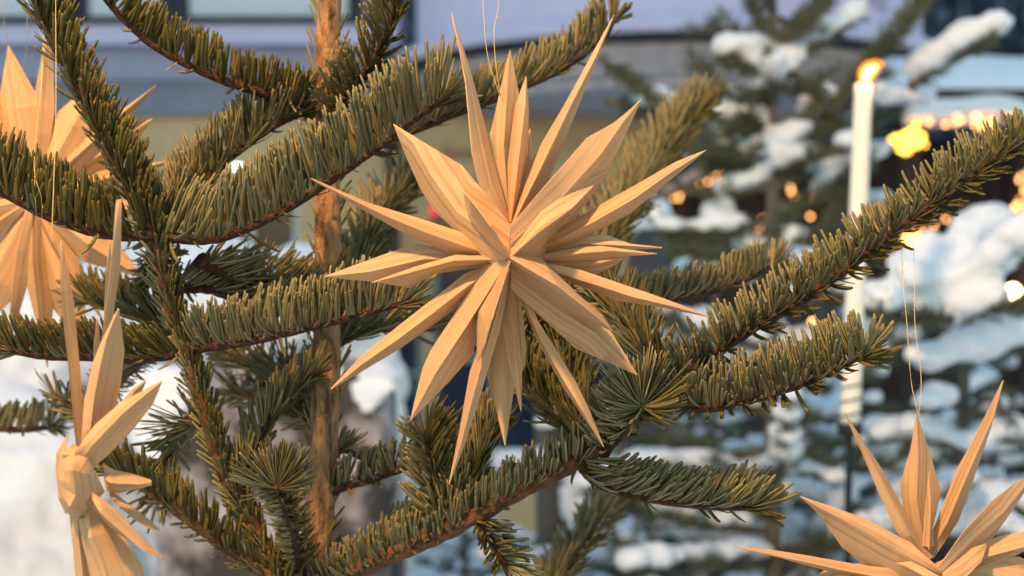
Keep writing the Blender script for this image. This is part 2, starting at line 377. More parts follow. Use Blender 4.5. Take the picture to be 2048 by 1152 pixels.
# snow on that roof with a wavy lip
V = []; nx, ny = 60, 14
for j in range(ny):
    for i in range(nx):
        x = xl - .04 + (xr - xl + .1) * i / (nx - 1); u = j / (ny - 1)
        y = HD - .30 + 1.95 * u; th = 0.13 * (1 - (1 - min(1, u * 4)) ** 2) + .03 * noise.noise(Vector((x*3, y*3, 0)))
        z = Z7(222) + .07 + (.30 / 1.85) * (y - HD + .25) + th + (.0 if u > .02 else -.09 + .05*noise.noise(Vector((x*4, 1, 0))))
        V.append((x, y, z))
i_ = np.arange(nx * ny).reshape(ny, nx)
F = np.stack([i_[:-1, :-1], i_[:-1, 1:], i_[1:, 1:], i_[1:, :-1]], 2).reshape(-1, 4)
o = link('roof_snow', np_mesh('roof_snow', V, F, True), SNOW); tag(o, 'thick snow layer on the dark stall roof', 'snow', kind='stuff')
md = o.modifiers.new('s', 'SOLIDIFY'); md.thickness = 0.1; md.offset = -1
# small gabled stall left of it
GD = 10.0
def XG(x): return xx(x, GD)
def ZG(y): return zx(y, GD)
gst = empty('gabled_stall', (XG(1510), GD, 0)); tag(gst, 'small gabled wooden stall with lights along its roof edge', 'stall')
GW = simple('mauve_stall_wood', (0.10, 0.07, 0.075), (0.06, 0.04, 0.05), scale=8, rough=0.85, stretch=(6, 6, .5))
gl, gr = XG(1345), XG(1680); pw = (gr - gl) / 8
for i in range(8):
    xm = gl + (i + .5) * pw; MB().box((gl + i*pw + .003, GD + .3, 0), (gl + (i+1)*pw - .003, GD + .34, ZG(395) + .2 * (1 - abs(i - 3.5) / 4))).build('plank', GW, gst)
for sx in (-1, 1):
    ax, az_ = XG(1510), ZG(318); ex, ez = XG(1510) + sx * XG(1024 + 190), ZG(412)
    pts = [(ax, az_), (ex, ez), (ex, ez + .05), (ax, az_ + .06)]
    MB().prism(pts if sx < 0 else pts[::-1], GD - .15, GD + 1.2).build('roof_panel', GW, gst)
    s = MB(); s.prism([(ax, az_ + .062), (ex, ez + .052), (ex, ez + .12), (ax, az_ + .15)], GD - .13, GD + 1.2); o = s.build('roof_snow', SNOW); tag(o, 'sheet of snow on the gabled stall slope facing the ' + ('grey pillar' if sx < 0 else 'dark stall'), 'snow', kind='stuff')
    MB().box((ax + sx * .5 - .04, GD, 0), (ax + sx * .5 + .04, GD + .08, ZG(400))).build('post', GW, gst)
    MB().box((min(ax, ax + sx*.5) , GD + .02, 0), (max(ax, ax + sx*.5), GD + .28, .9)).build('counter', GW, gst)
# ------------------------------------------------------------------ string lights
WARM = glow('warm_bulb', (1.0, 0.42, 0.12), 1.4)
GOLD = glow('gold_bulb', (1.0, 0.50, 0.05), 1.5)
CABLE = simple('black_cable', (0.02, 0.02, 0.02), scale=50)
bulb_me = {}
def bulb_mesh(mt, r):
    k = (mt.name, r)
    if k not in bulb_me:
        b = MB().ico((0, 0, 0), r, n=5); me = bpy.data.meshes.new('bulb'); me.from_pydata(b.v, [], b.f); me.materials.append(mt); bulb_me[k] = me
    return bulb_me[k]
def string(label, pts, d, n, mt=WARM, r=0.012, jit=0, name='string_lights', scatter=None):
    P = lin([px(x, y, d) for x, y in pts], max(2, n)); root = empty(name, tuple(P[0])); tag(root, label, 'lights')
    if not scatter:
        MB().tube([tuple(p) for p in P], 0.004, 5).build('cable', CABLE, root)
    Q = P if scatter is None else scatter
    for p in Q:
        o = bpy.data.objects.new('bulb', bulb_mesh(mt, r)); COL.objects.link(o)
        o.location = Vector(tuple(p + rng.normal(0, 1, 3) * jit)) + Vector((0, -.012, -.01)); adopt_loc(root, o)
    return root
def adopt_loc(root, o):
    o.location = o.location - root.location; o.parent = root
string('warm light chain climbing the pillar-side roof edge of the small gabled stall', [(1345, 398), (1395, 372), (1450, 345)], GD - .2, 12, r=.009, jit=.012)
string('warm light chain on the far roof edge of the small gabled stall', [(1572, 372), (1595, 385), (1620, 402)], GD - .2, 7, r=.009, jit=.016)
string('short row of warm bulbs swagged under the small gabled stall roof', [(1408, 464), (1430, 466), (1450, 471), (1482, 468)], GD - .25, 4, r=.012)
string('dense warm light chain hanging straight down from the small gabled stall', [(1522, 430), (1518, 480), (1514, 535)], GD - .25, 16, r=.006, jit=.02)
string('pair of warm bulbs low on the small gabled stall counter', [(1358, 525), (1366, 545)], GD - .25, 2, r=.011)
string('single warm bulbs strung beside the bare spruce trunk', [(1620, 430), (1662, 440)], GD - .25, 2, r=.012)
string('row of warm bulbs under the snowy stall eave', [(1857, 240), (1893, 246), (1945, 228), (1985, 238), (2015, 230), (2046, 242)], HD - .28, 7, r=.009)
string('dense cluster of warm bulbs bunched under the snowy stall eave', [(1905, 240), (2000, 240)], HD - .26, 2, r=.0065, scatter=[px(1908 + 88 * u + rng.normal(0, 3), 236 + 20 * u * u + rng.uniform(-13, 13) * (.6 + .6 * u), HD - .26) for u in rng.uniform(0, 1, 26)])
string('row of warm bulbs across the back of the dark stall', [(1845, 460), (1885, 436), (1908, 428), (1930, 434), (1955, 430), (1990, 440)], HD - .1, 7, r=.008)
string('dense warm light chain hanging down beside the dark stall post', [(2052, 350), (2040, 400), (2018, 448)], HD - .2, 36, r=.0065, jit=.022)
string('orange bulbs glowing low between the snowy spruce branches', [(1590, 662), (1610, 655), (1625, 640)], HD - .3, 3, mt=glow('orange_bulb', (1, .36, .1), 2), r=.013)
# star shaped ornament filled with gold bulbs
sh = [(1838, 232), (1846, 258), (1850, 292), (1826, 290), (1806, 312), (1794, 292), (1776, 270), (1800, 266), (1822, 250)]
def inside(x, y, P):
    c = False; j = len(P) - 1
    for i in range(len(P)):
        if (P[i][1] > y) != (P[j][1] > y) and x < (P[j][0]-P[i][0])*(y-P[i][1])/(P[j][1]-P[i][1])+P[i][0]: c = not c
        j = i
    return c
pts = []
while len(pts) < 60:
    x, y = rng.uniform(1770, 1855), rng.uniform(228, 315)
    if inside(x, y, sh): pts.append(px(x, y, HD - .27))
so = string('golden bow-shaped ornament of clustered bulbs hanging at the dark stall', [(1838, 226), (1838, 232)], HD - .26, 2, mt=GOLD, r=.0075, scatter=pts, name='light_ornament')
so['category'] = 'ornament'
fr = MB().tube([tuple(px(x, y, HD - .25)) for x, y in sh + sh[:1]], .006, 6); fr.tube([tuple(px(1838, 218, HD - .25)), tuple(px(1838, 233, HD - .25))], .004, 5); fr.build('frame', CABLE, so)
o = empty('green_lamp', tuple(px(1990, 485, HD + .3))); tag(o, 'blurred green lit sign inside the dark stall', 'sign light')
MB().ico(px(1985, 474, HD + .3), .04, 1.3, .6, .7).build('lit_panel', glow('green_glow', (.35, 1, .25), .5), o, True)
MB().ico(px(1998, 492, HD + .32), .035, .9, .6, 1.2).build('lit_panel', glow('lime_glow', (.45, .8, .08), .25), o, True)
o = empty('stall_lamp', tuple(px(2026, 570, HD - .1))); tag(o, 'round warm lamp glowing under the dark stall counter edge', 'lamp')
MB().ico(px(2026, 583, HD - .1), .03).build('bulb', glow('lamp_warm', (1, .62, .22), 5), o, True)
MB().tube([tuple(px(2026, 571, HD - .1)), tuple(px(2026, 540, HD - .05))], .006, 6).build('cord', CABLE, o)
o = empty('stall_lamp', tuple(px(1830, 475, HD - .1))); tag(o, 'orange lantern glowing behind the long fir branch', 'lamp')
MB().ico(px(1830, 480, HD - .1), .045, 1.3, 1, .7).build('bulb', glow('lamp_orange', (1, .42, .08), 1.6), o, True)
MB().tube([tuple(px(1830, 468, HD - .1)), tuple(px(1830, 400, HD - .05))], .006, 6).build('cord', CABLE, o)

# ------------------------------------------------------------------ stone pillars, boulder and snow heap
STONE = simple('granite', (0.05, 0.042, 0.04), (0.42, 0.37, 0.355), scale=9, rough=0.9, bump=0.8, detail=10, lo=.42, hi=.6)
def rough_block(x0, x1, y0, y1, z1, amp, sd, taper=.05, nx=14, nz=26):
    V = []; F = []
    # a lofted superellipse column with noise
    K = 36
    for j in range(nz + 1):
        u = j / nz; s = 1 - taper * u; s *= 1 - .35 * max(0, (u - .93) / .07) ** 2
        for k in range(K):
            a = 2 * math.pi * k / K; c, t = math.cos(a), math.sin(a)
            e = .35; X = math.copysign(abs(c) ** e, c); Y = math.copysign(abs(t) ** e, t)
            p = Vector(((x0+x1)/2 + X * s * (x1-x0)/2, (y0+y1)/2 + Y * s * (y1-y0)/2, z1 * u))
            nn = noise.noise(p * 7 + Vector((sd, 0, 0))) * amp + noise.noise(p * 25) * amp * .35
            V.append((p.x + X * nn, p.y + Y * nn, p.z + nn * .5 * u))
    for j in range(nz):
        for k in range(K): F.append((j*K+k, j*K+(k+1) % K, (j+1)*K+(k+1) % K, (j+1)*K+k))
    me = bpy.data.meshes.new('stone'); F.append(tuple(nz*K+k for k in range(K))); me.from_pydata(V, [], F); me.polygons.foreach_set('use_smooth', [True]*len(F)); return me
def snow_blob(name, blobs, vox, label=None, amp=.0, mt=SNOW):
    b = MB()
    for (c, r, sx, sy, sz) in blobs: b.ico(c, r, sx, sy, sz, 6)
    o = b.build(name, mt, None, True)
    md = o.modifiers.new('r', 'REMESH'); md.mode = 'VOXEL'; md.voxel_size = vox; md.use_smooth_shade = True
    md = o.modifiers.new('s', 'SMOOTH'); md.iterations = 4
    if amp:
        tx = bpy.data.textures.new('c', 'CLOUDS'); tx.noise_scale = amp * 1.0 if amp > .03 else amp * 1.8; tx.noise_depth = 3
        md = o.modifiers.new('d', 'DISPLACE'); md.texture = tx; md.strength = amp; md.texture_coords = 'GLOBAL'
    if label: tag(o, label, 'snow', kind='stuff')
    return o
BD = 2.0
st = link('standing_stone', rough_block(xx(262, BD), xx(788, BD), BD, BD + .35, zx(735, BD), .02, 3), STONE)
tag(st, 'weathered grey granite block with snow on its top', 'stone')
bl = []
for i in range(26):
    x = rng.uniform(310, 770); bl.append((px(x, 764 - rng.uniform(0, 14), BD + rng.uniform(.05, .3)), rng.uniform(.022, .036), 1.3, 1.2, .6))
for x, y, r in ((748, 776, .024), (768, 768, .02), (715, 780, .02), (700, 812, .014), (735, 820, .012), (728, 846, .009), (758, 812, .011), (330, 790, .045), (300, 850, .045), (280, 800, .05), (310, 910, .03)): bl.append((px(x, y, BD + .02), r, 1, .6, 1))
snow_blob('snow_cap', bl, .012, 'snow cap frozen onto the top of the granite block', .02)
def heap():
    bl = []
    for i in range(150):
        x = rng.uniform(-420, 75); y = rng.uniform(640, 1700); d = 2.25 + rng.uniform(0, .12) + (1152 - min(y, 1152)) / 2500
        bl.append((px(x, y, d), rng.uniform(.075, .12), 1.2, 1, 1))
    for i in range(36):
        x = rng.uniform(-350, 620); yt = 575 if x < 420 else 580 + (x - 420) * .25; d = rng.uniform(2.75, 3.2)
        bl.append((px(x, yt + rng.uniform(20, 90), d), rng.uniform(.07, .11), 1.3, 1.2, .9))
    for x, y, r in ((245, 590, .075), (200, 600, .06), (440, 560, .06), (560, 575, .06), (615, 560, .05), (500, 560, .06), (110, 610, .07), (300, 600, .07)): bl.append((px(x, y, 2.9), r, 1.2, 1, 1))
    for i in range(40):
        bl.append((px(rng.uniform(-350, 620), 640 + 500 * rng.uniform(0, 1), 3.15), .2, 1.3, 1, 1))
    for i in range(60):
        bl.append((np.array((rng.uniform(-1.5, -.62), rng.uniform(2.62, 3.1), rng.uniform(0, .9))), .24, 1.2, 1, 1))
    return snow_blob('snow_heap', bl, .016, 'tall bluish white heap of cleared snow behind the granite block', .085)
heap()
pl = link('stone_pillar', rough_block(xx(1258, 4.2), xx(1352, 4.2), 4.2, 4.4, zx(455, 4.2), .01, 9, .02), simple('dark_granite', (0.075, 0.075, 0.08), (0.05, 0.05, 0.052), scale=14, rough=.9))
tag(pl, 'dark grey square pillar with a pointed snow cap behind the straw-coloured star', 'pillar')
pl['label'] = 'dark grey square pillar with a pointed snow cap near the gabled stall'
snow_blob('snow_cap', [(px(1305, 452, 4.3), .065, 1.1, 1, .5), (px(1315, 430, 4.3), .045, 1, 1, .9), (px(1322, 415, 4.3), .03, 1, 1, 1), (px(1290, 445, 4.3), .05, 1, 1, .7)], .012, 'pointed snow cap on the dark grey pillar')
po = MB().tube([(xx(1105, 4.5), 4.5, 0), (xx(1103, 4.5), 4.5, .8), (xx(1098, 4.5), 4.5, zx(800, 4.5))], [.055, .05, .047], 12).build('wooden_post', BGBARK, None, True); tag(po, 'weathered grey wooden post standing in the snow below the star', 'post')

# ------------------------------------------------------------------ needle shoots
TW = np.array([.5, .8, 1.0, 1.0, .85, .5]); TS = np.array([0, .10, .38, .72, .93, 1.0])
def needle_geo(base, dirs, W, Nn, L, wd, bendv, lo=False):
    if lo: ts = np.array([0, .45, 1.0]); tw = np.array([.7, 1.0, .4])
    else: ts, tw = TS, TW
    n = len(base); ns = len(ts)
    c = base[:, None, :] + L[:, None, None] * (ts[None, :, None] * dirs[:, None, :] + (ts ** 2)[None, :, None] * bendv[:, None, :])
    hw = (wd[:, None] * tw[None, :])[..., None] * .5
    th = hw * .30
    off = [-hw * W[:, None, :], th * Nn[:, None, :], hw * W[:, None, :], -th * Nn[:, None, :]]
    V = np.stack([c + o for o in off], 2)                      # n, ns, 4, 3
    idx = np.arange(n * ns * 4).reshape(n, ns, 4)
    Fs = []; Ms = []
    for k in range(4):
        k2 = (k + 1) % 4
        f = np.stack([idx[:, :-1, k], idx[:, :-1, k2], idx[:, 1:, k2], idx[:, 1:, k]], 3 - 1).reshape(-1, 4)
        Fs.append(f); Ms.append(np.full(len(f), 0 if k < 2 else 1))
    cap = idx[:, -1, :]; Fs.append(cap); Ms.append(np.zeros(len(cap)))
    u = np.broadcast_to(np.array([0, .5, 1, .5])[None, None, :], (n, ns, 4)); v = np.broadcast_to(ts[None, :, None], (n, ns, 4))
    rn = np.broadcast_to(rng.uniform(0, 1, n)[:, None, None], (n, ns, 4))
    return V.reshape(-1, 3), np.vstack(Fs), np.concatenate(Ms), np.stack([u, v], 3).reshape(-1, 2), rn.reshape(-1)
def shoot_needles(P, dens, L, wd, up, sd=62, beta=62, t0=0., t1=1., under=.12, lo=False, bend=.22, tip=True, tilt=25, roff=0.0):
    """needles along polyline P (n,3); dens per metre"""
    P = np.asarray(P, float); seg = np.linalg.norm(np.diff(P, axis=0), axis=1); cum = np.r_[0, np.cumsum(seg)]; tot = cum[-1]
    n = max(4, int(dens * tot * (t1 - t0))); s = (t0 + (t1 - t0) * (np.arange(n) + rng.uniform(-.5, .5, n) + .5) / n) * tot
    s = s + .0012 * np.sin(s * 410 + rng.uniform(0, 6)) + .0012 * np.sin(s * 1130 + rng.uniform(0, 6)); s = np.clip(s, 0, tot * .9999)
    base = np.stack([np.interp(s, cum, P[:, k]) for k in range(3)], 1)
    Tg = np.gradient(P, axis=0); Tg = nrm(Tg); T = nrm(np.stack([np.interp(s, cum, Tg[:, k]) for k in range(3)], 1))
    up = np.asarray(up, float); U = up[None] - (T @ up)[:, None] * T; U = nrm(U); S = np.cross(T, U)
    lim = 88 if under < .25 else 150
    ph = np.where(rng.uniform(0, 1, n) < (under * .6 if under < .25 else under), rng.choice([-1, 1], n) * rng.normal(104, 14, n), np.clip(rng.normal(0, sd, n), -lim, lim)); ph = np.radians(ph)
    base = base + roff * (np.cos(ph)[:, None] * U + np.sin(ph)[:, None] * S)
    be = np.radians(rng.normal(beta, 5, n) - (np.minimum(beta * .62, 44) * np.clip((s / tot - .95) / .05, 0, 1) * rng.uniform(.3, 1.15, n) if tip else 0))
    rad = np.cos(ph)[:, None] * U + np.sin(ph)[:, None] * S
    dirs = np.cos(be)[:, None] * T + np.sin(be)[:, None] * rad
    bv = bend * rng.uniform(.6, 1.4, n)[:, None] * (U * np.abs(np.sin(ph))[:, None] + .45 * T)
    W0 = nrm(T - np.sum(T * dirs, 1, keepdims=True) * dirs); N0 = np.cross(dirs, W0)
    om = np.radians(rng.normal(0, tilt, n)); W = np.cos(om)[:, None] * W0 + np.sin(om)[:, None] * N0; Nn = np.cross(dirs, W)
    l = L * rng.uniform(.72, 1.1, n) * (1 - .12 * np.clip((s / tot - .9) / .1, 0, 1)) * np.where(np.abs(ph) > 1.6, .85, 1)
    return needle_geo(base, dirs, W, Nn, l, wd * rng.uniform(.85, 1.15, n) * (1 if lo else 1.06), bv, lo)
def twig_mesh(P, r0, r1, k=8, nub=.25, name='branch'):
    P = np.asarray(P); n = len(P); V = []; F = []
    T = nrm(np.gradient(P, axis=0)); u = None
    for i in range(n):
        t = T[i]; u = np.cross(t, [0.3, .2, .93]) if u is None else u - (u @ t) * t
        u = u / np.linalg.norm(u); v = np.cross(t, u); r = (r0 + (r1 - r0) * i / (n - 1)) * (1 + .55 * math.exp(-i / 1.6))
        for j in range(k):
            a = 2 * math.pi * j / k; rr = r * (1 + nub * rng.uniform(-.4, .6)); V.append(P[i] + rr * (math.cos(a) * u + math.sin(a) * v))
    for i in range(n - 1):
        for j in range(k): F.append((i*k+j, i*k+(j+1) % k, (i+1)*k+(j+1) % k, (i+1)*k+j))
    b = len(V); V.append(P[-1] + T[-1] * r1)
    me = bpy.data.meshes.new(name); F += [((n-1)*k+j, (n-1)*k+(j+1) % k, b) for j in range(k)]; F.append(tuple(range(k-1, -1, -1)))
    me.from_pydata([tuple(x) for x in V], [], F); me.polygons.foreach_set('use_smooth', [True]*len(F)); me.update()
    return me
UPV = (0, 0, 1)
def bud_part(parent, p, t, r=.0022):
    b = MB(); t = nrm(np.asarray(t))
    P = [np.asarray(p) + t * q * r * 3 for q in (0, .3, .6, .85, 1)]; b.tube([tuple(x) for x in P], [r*.7, r*1.05, r*.95, r*.55, r*.1], 8)
    o = b.build('bud', BUD, None, True); adopt_id(parent, o)
def adopt_id(parent, o): o.parent = parent; o.matrix_parent_inverse = parent.matrix_world.inverted() if False else o.matrix_parent_inverse
# =========================== the foreground fir
DT = .86
tb = px(625, 1180, DT)
fir = empty('fir_tree', (0, 0, 0)); tag(fir, 'green fir with stars hung on it, bare orange-brown trunk in front of the granite block', 'fir tree')
tr = crom([(tb[0] - .004, DT, 0.0), (tb[0] - .002, DT, .7), (tb[0] - .001, DT, 1.15), tuple(px(620, 1250, DT)), tuple(px(628, 1130, DT)), tuple(px(640, 1000, DT)), tuple(px(652, 760, DT)), tuple(px(656, 520, DT)), tuple(px(652, 260, DT)), tuple(px(657, 60, DT)), tuple(px(662, -80, DT)), tuple(px(668, -420, DT)), tuple(px(668, -700, DT))], 120)
hz = tr[:, 2]; rad = np.interp(hz, [0, .8, 1.33, 1.5, 1.62, 1.9], [.02, .0125, .0092, .0078, .0075, .003])
def trunk_mesh():
    V = []; F = []; k = 16
    for i, p in enumerate(tr):
        for j in range(k):
            a = 2 * math.pi * j / k; r = rad[i] * (1 + .10 * noise.noise(Vector((math.cos(a)*3, math.sin(a)*3, p[2]*45))) + .05 * noise.noise(Vector((math.cos(a)*9, math.sin(a)*9, p[2]*120))))
            V.append((p[0] + r * math.cos(a), p[1] + r * math.sin(a), p[2]))
    for i in range(len(tr) - 1):
        for j in range(k): F.append((i*k+j, i*k+(j+1) % k, (i+1)*k+(j+1) % k, (i+1)*k+j))
    return np_mesh('trunk', V, F, True)
trunk = link('trunk', trunk_mesh(), BARK, fir)
def needles_obj(g, parent, mats=None, name='needles'):
    V, F, M, UV, RN = g; o = link(name, np_mesh(name, V, F, True, M, UV, {'rnd': RN}), mats or [NEED_TOP, NEED_BOT], parent); o['kind'] = 'stuff'; return o
g = shoot_needles(tr[20:112], 480, .016, .0013, (0, -.4, .2), sd=150, beta=28, under=.5, bend=.05, tip=False, roff=.0068); needles_obj(g, trunk)
def shoot(pts, r0=.0028, r1=.0016, L=.026, wd=.0019, dens=1500, up=UPV, sd=60, beta=64, bud=False, t0=.02, under=.1, bend=.2, n=None, tilt=25):
    P = crom([px(*p) for p in pts], n or max(14, 10 * len(pts)))
    ln = np.sum(np.linalg.norm(np.diff(P, axis=0), axis=1)); P = crom(P, max(14, int(ln / .0035)))
    br = link('branch', twig_mesh(P, r0, r1), BOUGH if r0 > .0044 else TWIG, fir)
    needles_obj(shoot_needles(P, dens * 1.75, L, wd, up, sd, beta, t0, 1., under, bend=bend, tilt=tilt), br)
    if ln > .05:
        k_ = max(3, int(len(P) * .05)); needles_obj(shoot_needles(P[-k_ - 1:], dens * 2.2, L * .82, wd, up, 120, 38, .2, 1., .4, bend=.08, tip=False), br)
    if bud:
        t = nrm(P[-1] - P[-4])
        for q in range(3):
            a = t + rng.normal(0, .35, 3) * (q > 0); bud_part(br, P[-1] - t * .001, a)
    return br
W_ = (312, 470, .80)
shoot([W_, (258, 375, .795), (200, 270, .79), (140, 150, .785), (80, 30, .78), (45, -70, .775)], L=.0225, sd=48, up=(.9, -.35, .45), under=.16, beta=52, dens=1700)
shoot([W_, (360, 415, .825), (450, 325, .84), (540, 258, .85), (600, 228, .855)], L=.027, sd=45, dens=1900, beta=62)
shoot([W_, (430, 478, .80), (560, 425, .80), (700, 335, .80), (800, 262, .80), (882, 200, .80)], L=.034, sd=40, dens=1800, beta=74, tilt=14, bud=True, up=(-.25, -.2, 1))
shoot([W_, (215, 470, .79), (110, 440, .78), (0, 385, .77), (-80, 350, .77)], L=.030, sd=38, dens=1800, beta=78, tilt=14, up=(.1, -.25, 1))
shoot([(600, 1240, .85), (560, 1152, .845), (510, 1060, .84), (450, 945, .83), (405, 810, .82), (372, 700, .815), (338, 600, .81), W_], r0=.0048, r1=.0034, L=.021, sd=120, dens=2000, beta=30, under=.35, bend=.05)
shoot([(385, 695, .815), (470, 688, .80), (600, 660, .79), (720, 630, .785), (812, 605, .785)], L=.027, sd=42, dens=1800, beta=74, tilt=14, bud=True, up=(.1, -.25, 1))
shoot([(368, 705, .815), (280, 718, .81), (170, 715, .80), (80, 712, .79), (15, 700, .785)], L=.022, sd=45, dens=1900, beta=66, bud=True)
shoot([(352, 655, .815), (290, 640, .83), (230, 620, .85), (165, 600, .87)], L=.022, sd=55, dens=1500)
shoot([(340, 575, .81), (420, 580, .83), (486, 604, .845), (560, 612, .85), (640, 598, .86)], L=.027, sd=45, dens=1700, beta=50, up=(-.35, -.25, 1))
shoot([(400, 520, .81), (470, 560, .83), (540, 560, .86), (610, 585, .88)], L=.026, sd=70, dens=1200)
shoot([(620, 1250, .85), (545, 1160, .84), (480, 1118, .835), (390, 1050, .82), (300, 985, .81), (205, 930, .80)], r0=.0045, L=.021, sd=60, dens=1300, beta=52, under=.2, up=(.4, -.3, 1))
shoot([(418, 850, .825), (365, 845, .84), (335, 915, .85), (313, 1000, .86)], L=.022, sd=90, dens=1200, beta=58, under=.3, up=(0, -.5, .6))
shoot([(600, 1150, .85), (590, 1080, .83), (572, 1020, .80), (556, 985, .775)], L=.019, sd=110, dens=1700, beta=42, up=(0, -.3, 1), bend=.08, under=.3)
shoot([(560, 985, .775), (552, 975, .762)], r0=.0018, L=.027, sd=60, dens=7000, beta=54, up=(0, .2, 1), bend=.1, n=8)
shoot([(470, 990, .83), (500, 915, .84), (540, 840, .845), (585, 785, .85), (625, 750, .85)], L=.023, sd=75, dens=1500, beta=40, under=.3)
shoot([(640, 212, .86), (530, 186, .84), (420, 150, .83), (290, 78, .82), (190, -25, .81)], L=.0215, sd=38, dens=1300, beta=80, up=(.35, -.1, 1), under=.14, r0=.0034)
shoot([(662, 235, .855), (715, 165, .83), (765, 85, .815), (800, -10, .80), (815, -80, .80)], L=.026, sd=62, dens=2000, beta=45, up=(-.9, -.3, .3), under=.3)
shoot([(668, 330, .87), (780, 280, .875), (900, 232, .88), (1010, 190, .89), (1120, 140, .90), (1200, 82, .90), (1228, 40, .90)], L=.024, sd=50, dens=1500, beta=62, bud=True, under=.16, up=(-.1, -.1, 1))
shoot([(672, 640, .86), (705, 560, .90), (745, 460, .95), (790, 400, .98), (832, 355, 1.0)], L=.028, sd=80, dens=1400, beta=48, under=.3, wd=.0022)
shoot([(1120, 640, .95), (1200, 500, 1.05), (1265, 390, 1.12), (1330, 300, 1.18), (1402, 208, 1.22)], L=.034, sd=75, dens=1500, beta=44, under=.3, wd=.0026)
# long right-hand bough
shoot([(625, 1190, .86), (760, 1120, .83), (900, 1058, .81), (1050, 978, .80), (1180, 908, .79), (1262, 845, .79), (1340, 775, .79)], r0=.0056, r1=.0034, L=.021, sd=55, dens=1500, beta=62, under=.12, up=(-.3, -.15, 1))
shoot([(1340, 775, .79), (1480, 672, .79), (1640, 575, .795), (1800, 455, .80), (1950, 345, .805), (2080, 262, .81)], r0=.0034, r1=.0022, L=.0205, sd=60, dens=1700, beta=84, under=.14, up=(-.35, -.6, .9), wd=.0021, tilt=14)
shoot([(1205, 905, .79), (1245, 865, .775), (1278, 825, .745)], L=.026, sd=62, dens=2600, beta=60, under=.1, up=(-.4, .1, 1))
shoot([(1278, 825, .745), (1285, 812, .732)], r0=.0017, L=.029, sd=95, dens=9000, beta=54, under=.3, up=(-.1, .1, 1), n=8)
shoot([(1336, 780, .79), (1400, 815, .775), (1500, 800, .77), (1610, 765, .765), (1745, 702, .765)], L=.0245, sd=58, dens=2100, beta=90, bud=True, up=(-.2, -.45, 1), under=.08, wd=.0021, tilt=12)
shoot([(1160, 918, .79), (1180, 955, .788), (1250, 988, .785), (1400, 1012, .78), (1525, 1016, .78)], L=.022, sd=40, dens=1800, beta=68, up=(.1, -.25, 1), wd=.0021, tilt=12)
shoot([(1020, 660, .86), (1150, 625, .87), (1300, 606, .88), (1440, 578, .89), (1556, 530, .89)], L=.019, sd=48, dens=1700, beta=78, bud=True)
shoot([(1205, 900, .80), (1130, 850, .82), (1060, 790, .83), (1000, 720, .84), (960, 640, .85)], L=.028, sd=55, dens=2000, beta=62, up=(.35, -.3, 1))
shoot([(1335, 780, .795), (1300, 720, .81), (1255, 650, .83), (1200, 570, .85), (1160, 520, .86)], L=.025, sd=75, dens=1700, beta=48, under=.3)
shoot([(1190, 905, .80), (1150, 800, .84), (1120, 720, .86), (1080, 640, .88)], L=.028, sd=80, dens=1500, beta=50, under=.3)
shoot([(888, 1072, .815), (876, 985, .82), (862, 920, .815), (850, 868, .81)], L=.028, sd=85, dens=2000, beta=46, under=.3, up=(0, -.5, 1))
shoot([(890, 1065, .81), (925, 985, .815), (960, 915, .82), (990, 850, .825)], L=.025, sd=70, dens=1800, beta=42, under=.2, up=(-.5, -.4, .8), bud=True)
shoot([(652, 985, .86), (700, 970, .855), (745, 958, .85), (800, 940, .84), (850, 920, .835)], L=.019, sd=45, dens=1400, beta=62, bud=True)
shoot([(640, 1185, .86), (715, 1140, .855), (780, 1085, .85), (845, 1030, .85)], L=.020, sd=65, dens=1500, beta=42, under=.2)
shoot([(955, 1035, .81), (985, 1085, .80), (1010, 1130, .79), (1030, 1180, .79)], L=.019, sd=70, dens=1500, beta=52, under=.2)
shoot([(1060, 1240, .95), (1120, 1150, 1.0), (1180, 1065, 1.03), (1232, 992, 1.06)], L=.026, sd=70, dens=1500, beta=44, under=.25)
shoot([(-60, 850, 1.0), (40, 860, 1.0), (118, 852, 1.0)], L=.02, sd=30, dens=1200, beta=75)
shoot([(650, 800, .875), (590, 760, .90), (520, 735, .93), (455, 715, .95)], L=.028, sd=80, dens=1300, beta=50, under=.3)
shoot([(660, 860, .875), (610, 835, .89), (560, 810, .92), (470, 790, .95)], L=.025, sd=80, dens=1100, beta=50, under=.3)
shoot([(668, 690, .87), (740, 660, .90), (820, 660, .94), (900, 655, .98)], L=.026, sd=60, dens=1500, beta=62)
shoot([(310, 700, .84), (240, 760, .88), (170, 830, .92), (110, 790, .93)], L=.02, sd=70, dens=900, beta=55, under=.3)
shoot([(312, 468, .80), (318, 520, .82), (300, 570, .85)], L=.022, sd=100, dens=1300, beta=50, under=.4)
shoot([(668, 905, .87), (690, 900, .875), (720, 915, .88)], L=.016, sd=80, dens=1300, beta=40)
# overhead boughs that carry the threads
shoot([(664, -110, .86), (780, -150, .79), (900, -165, .74), (1010, -170, .72), (1090, -175, .71)], L=.024, sd=60, dens=1300)
shoot([(664, -150, .86), (420, -190, .84), (200, -210, .82), (0, -230, .82)], L=.024, sd=60, dens=1300)

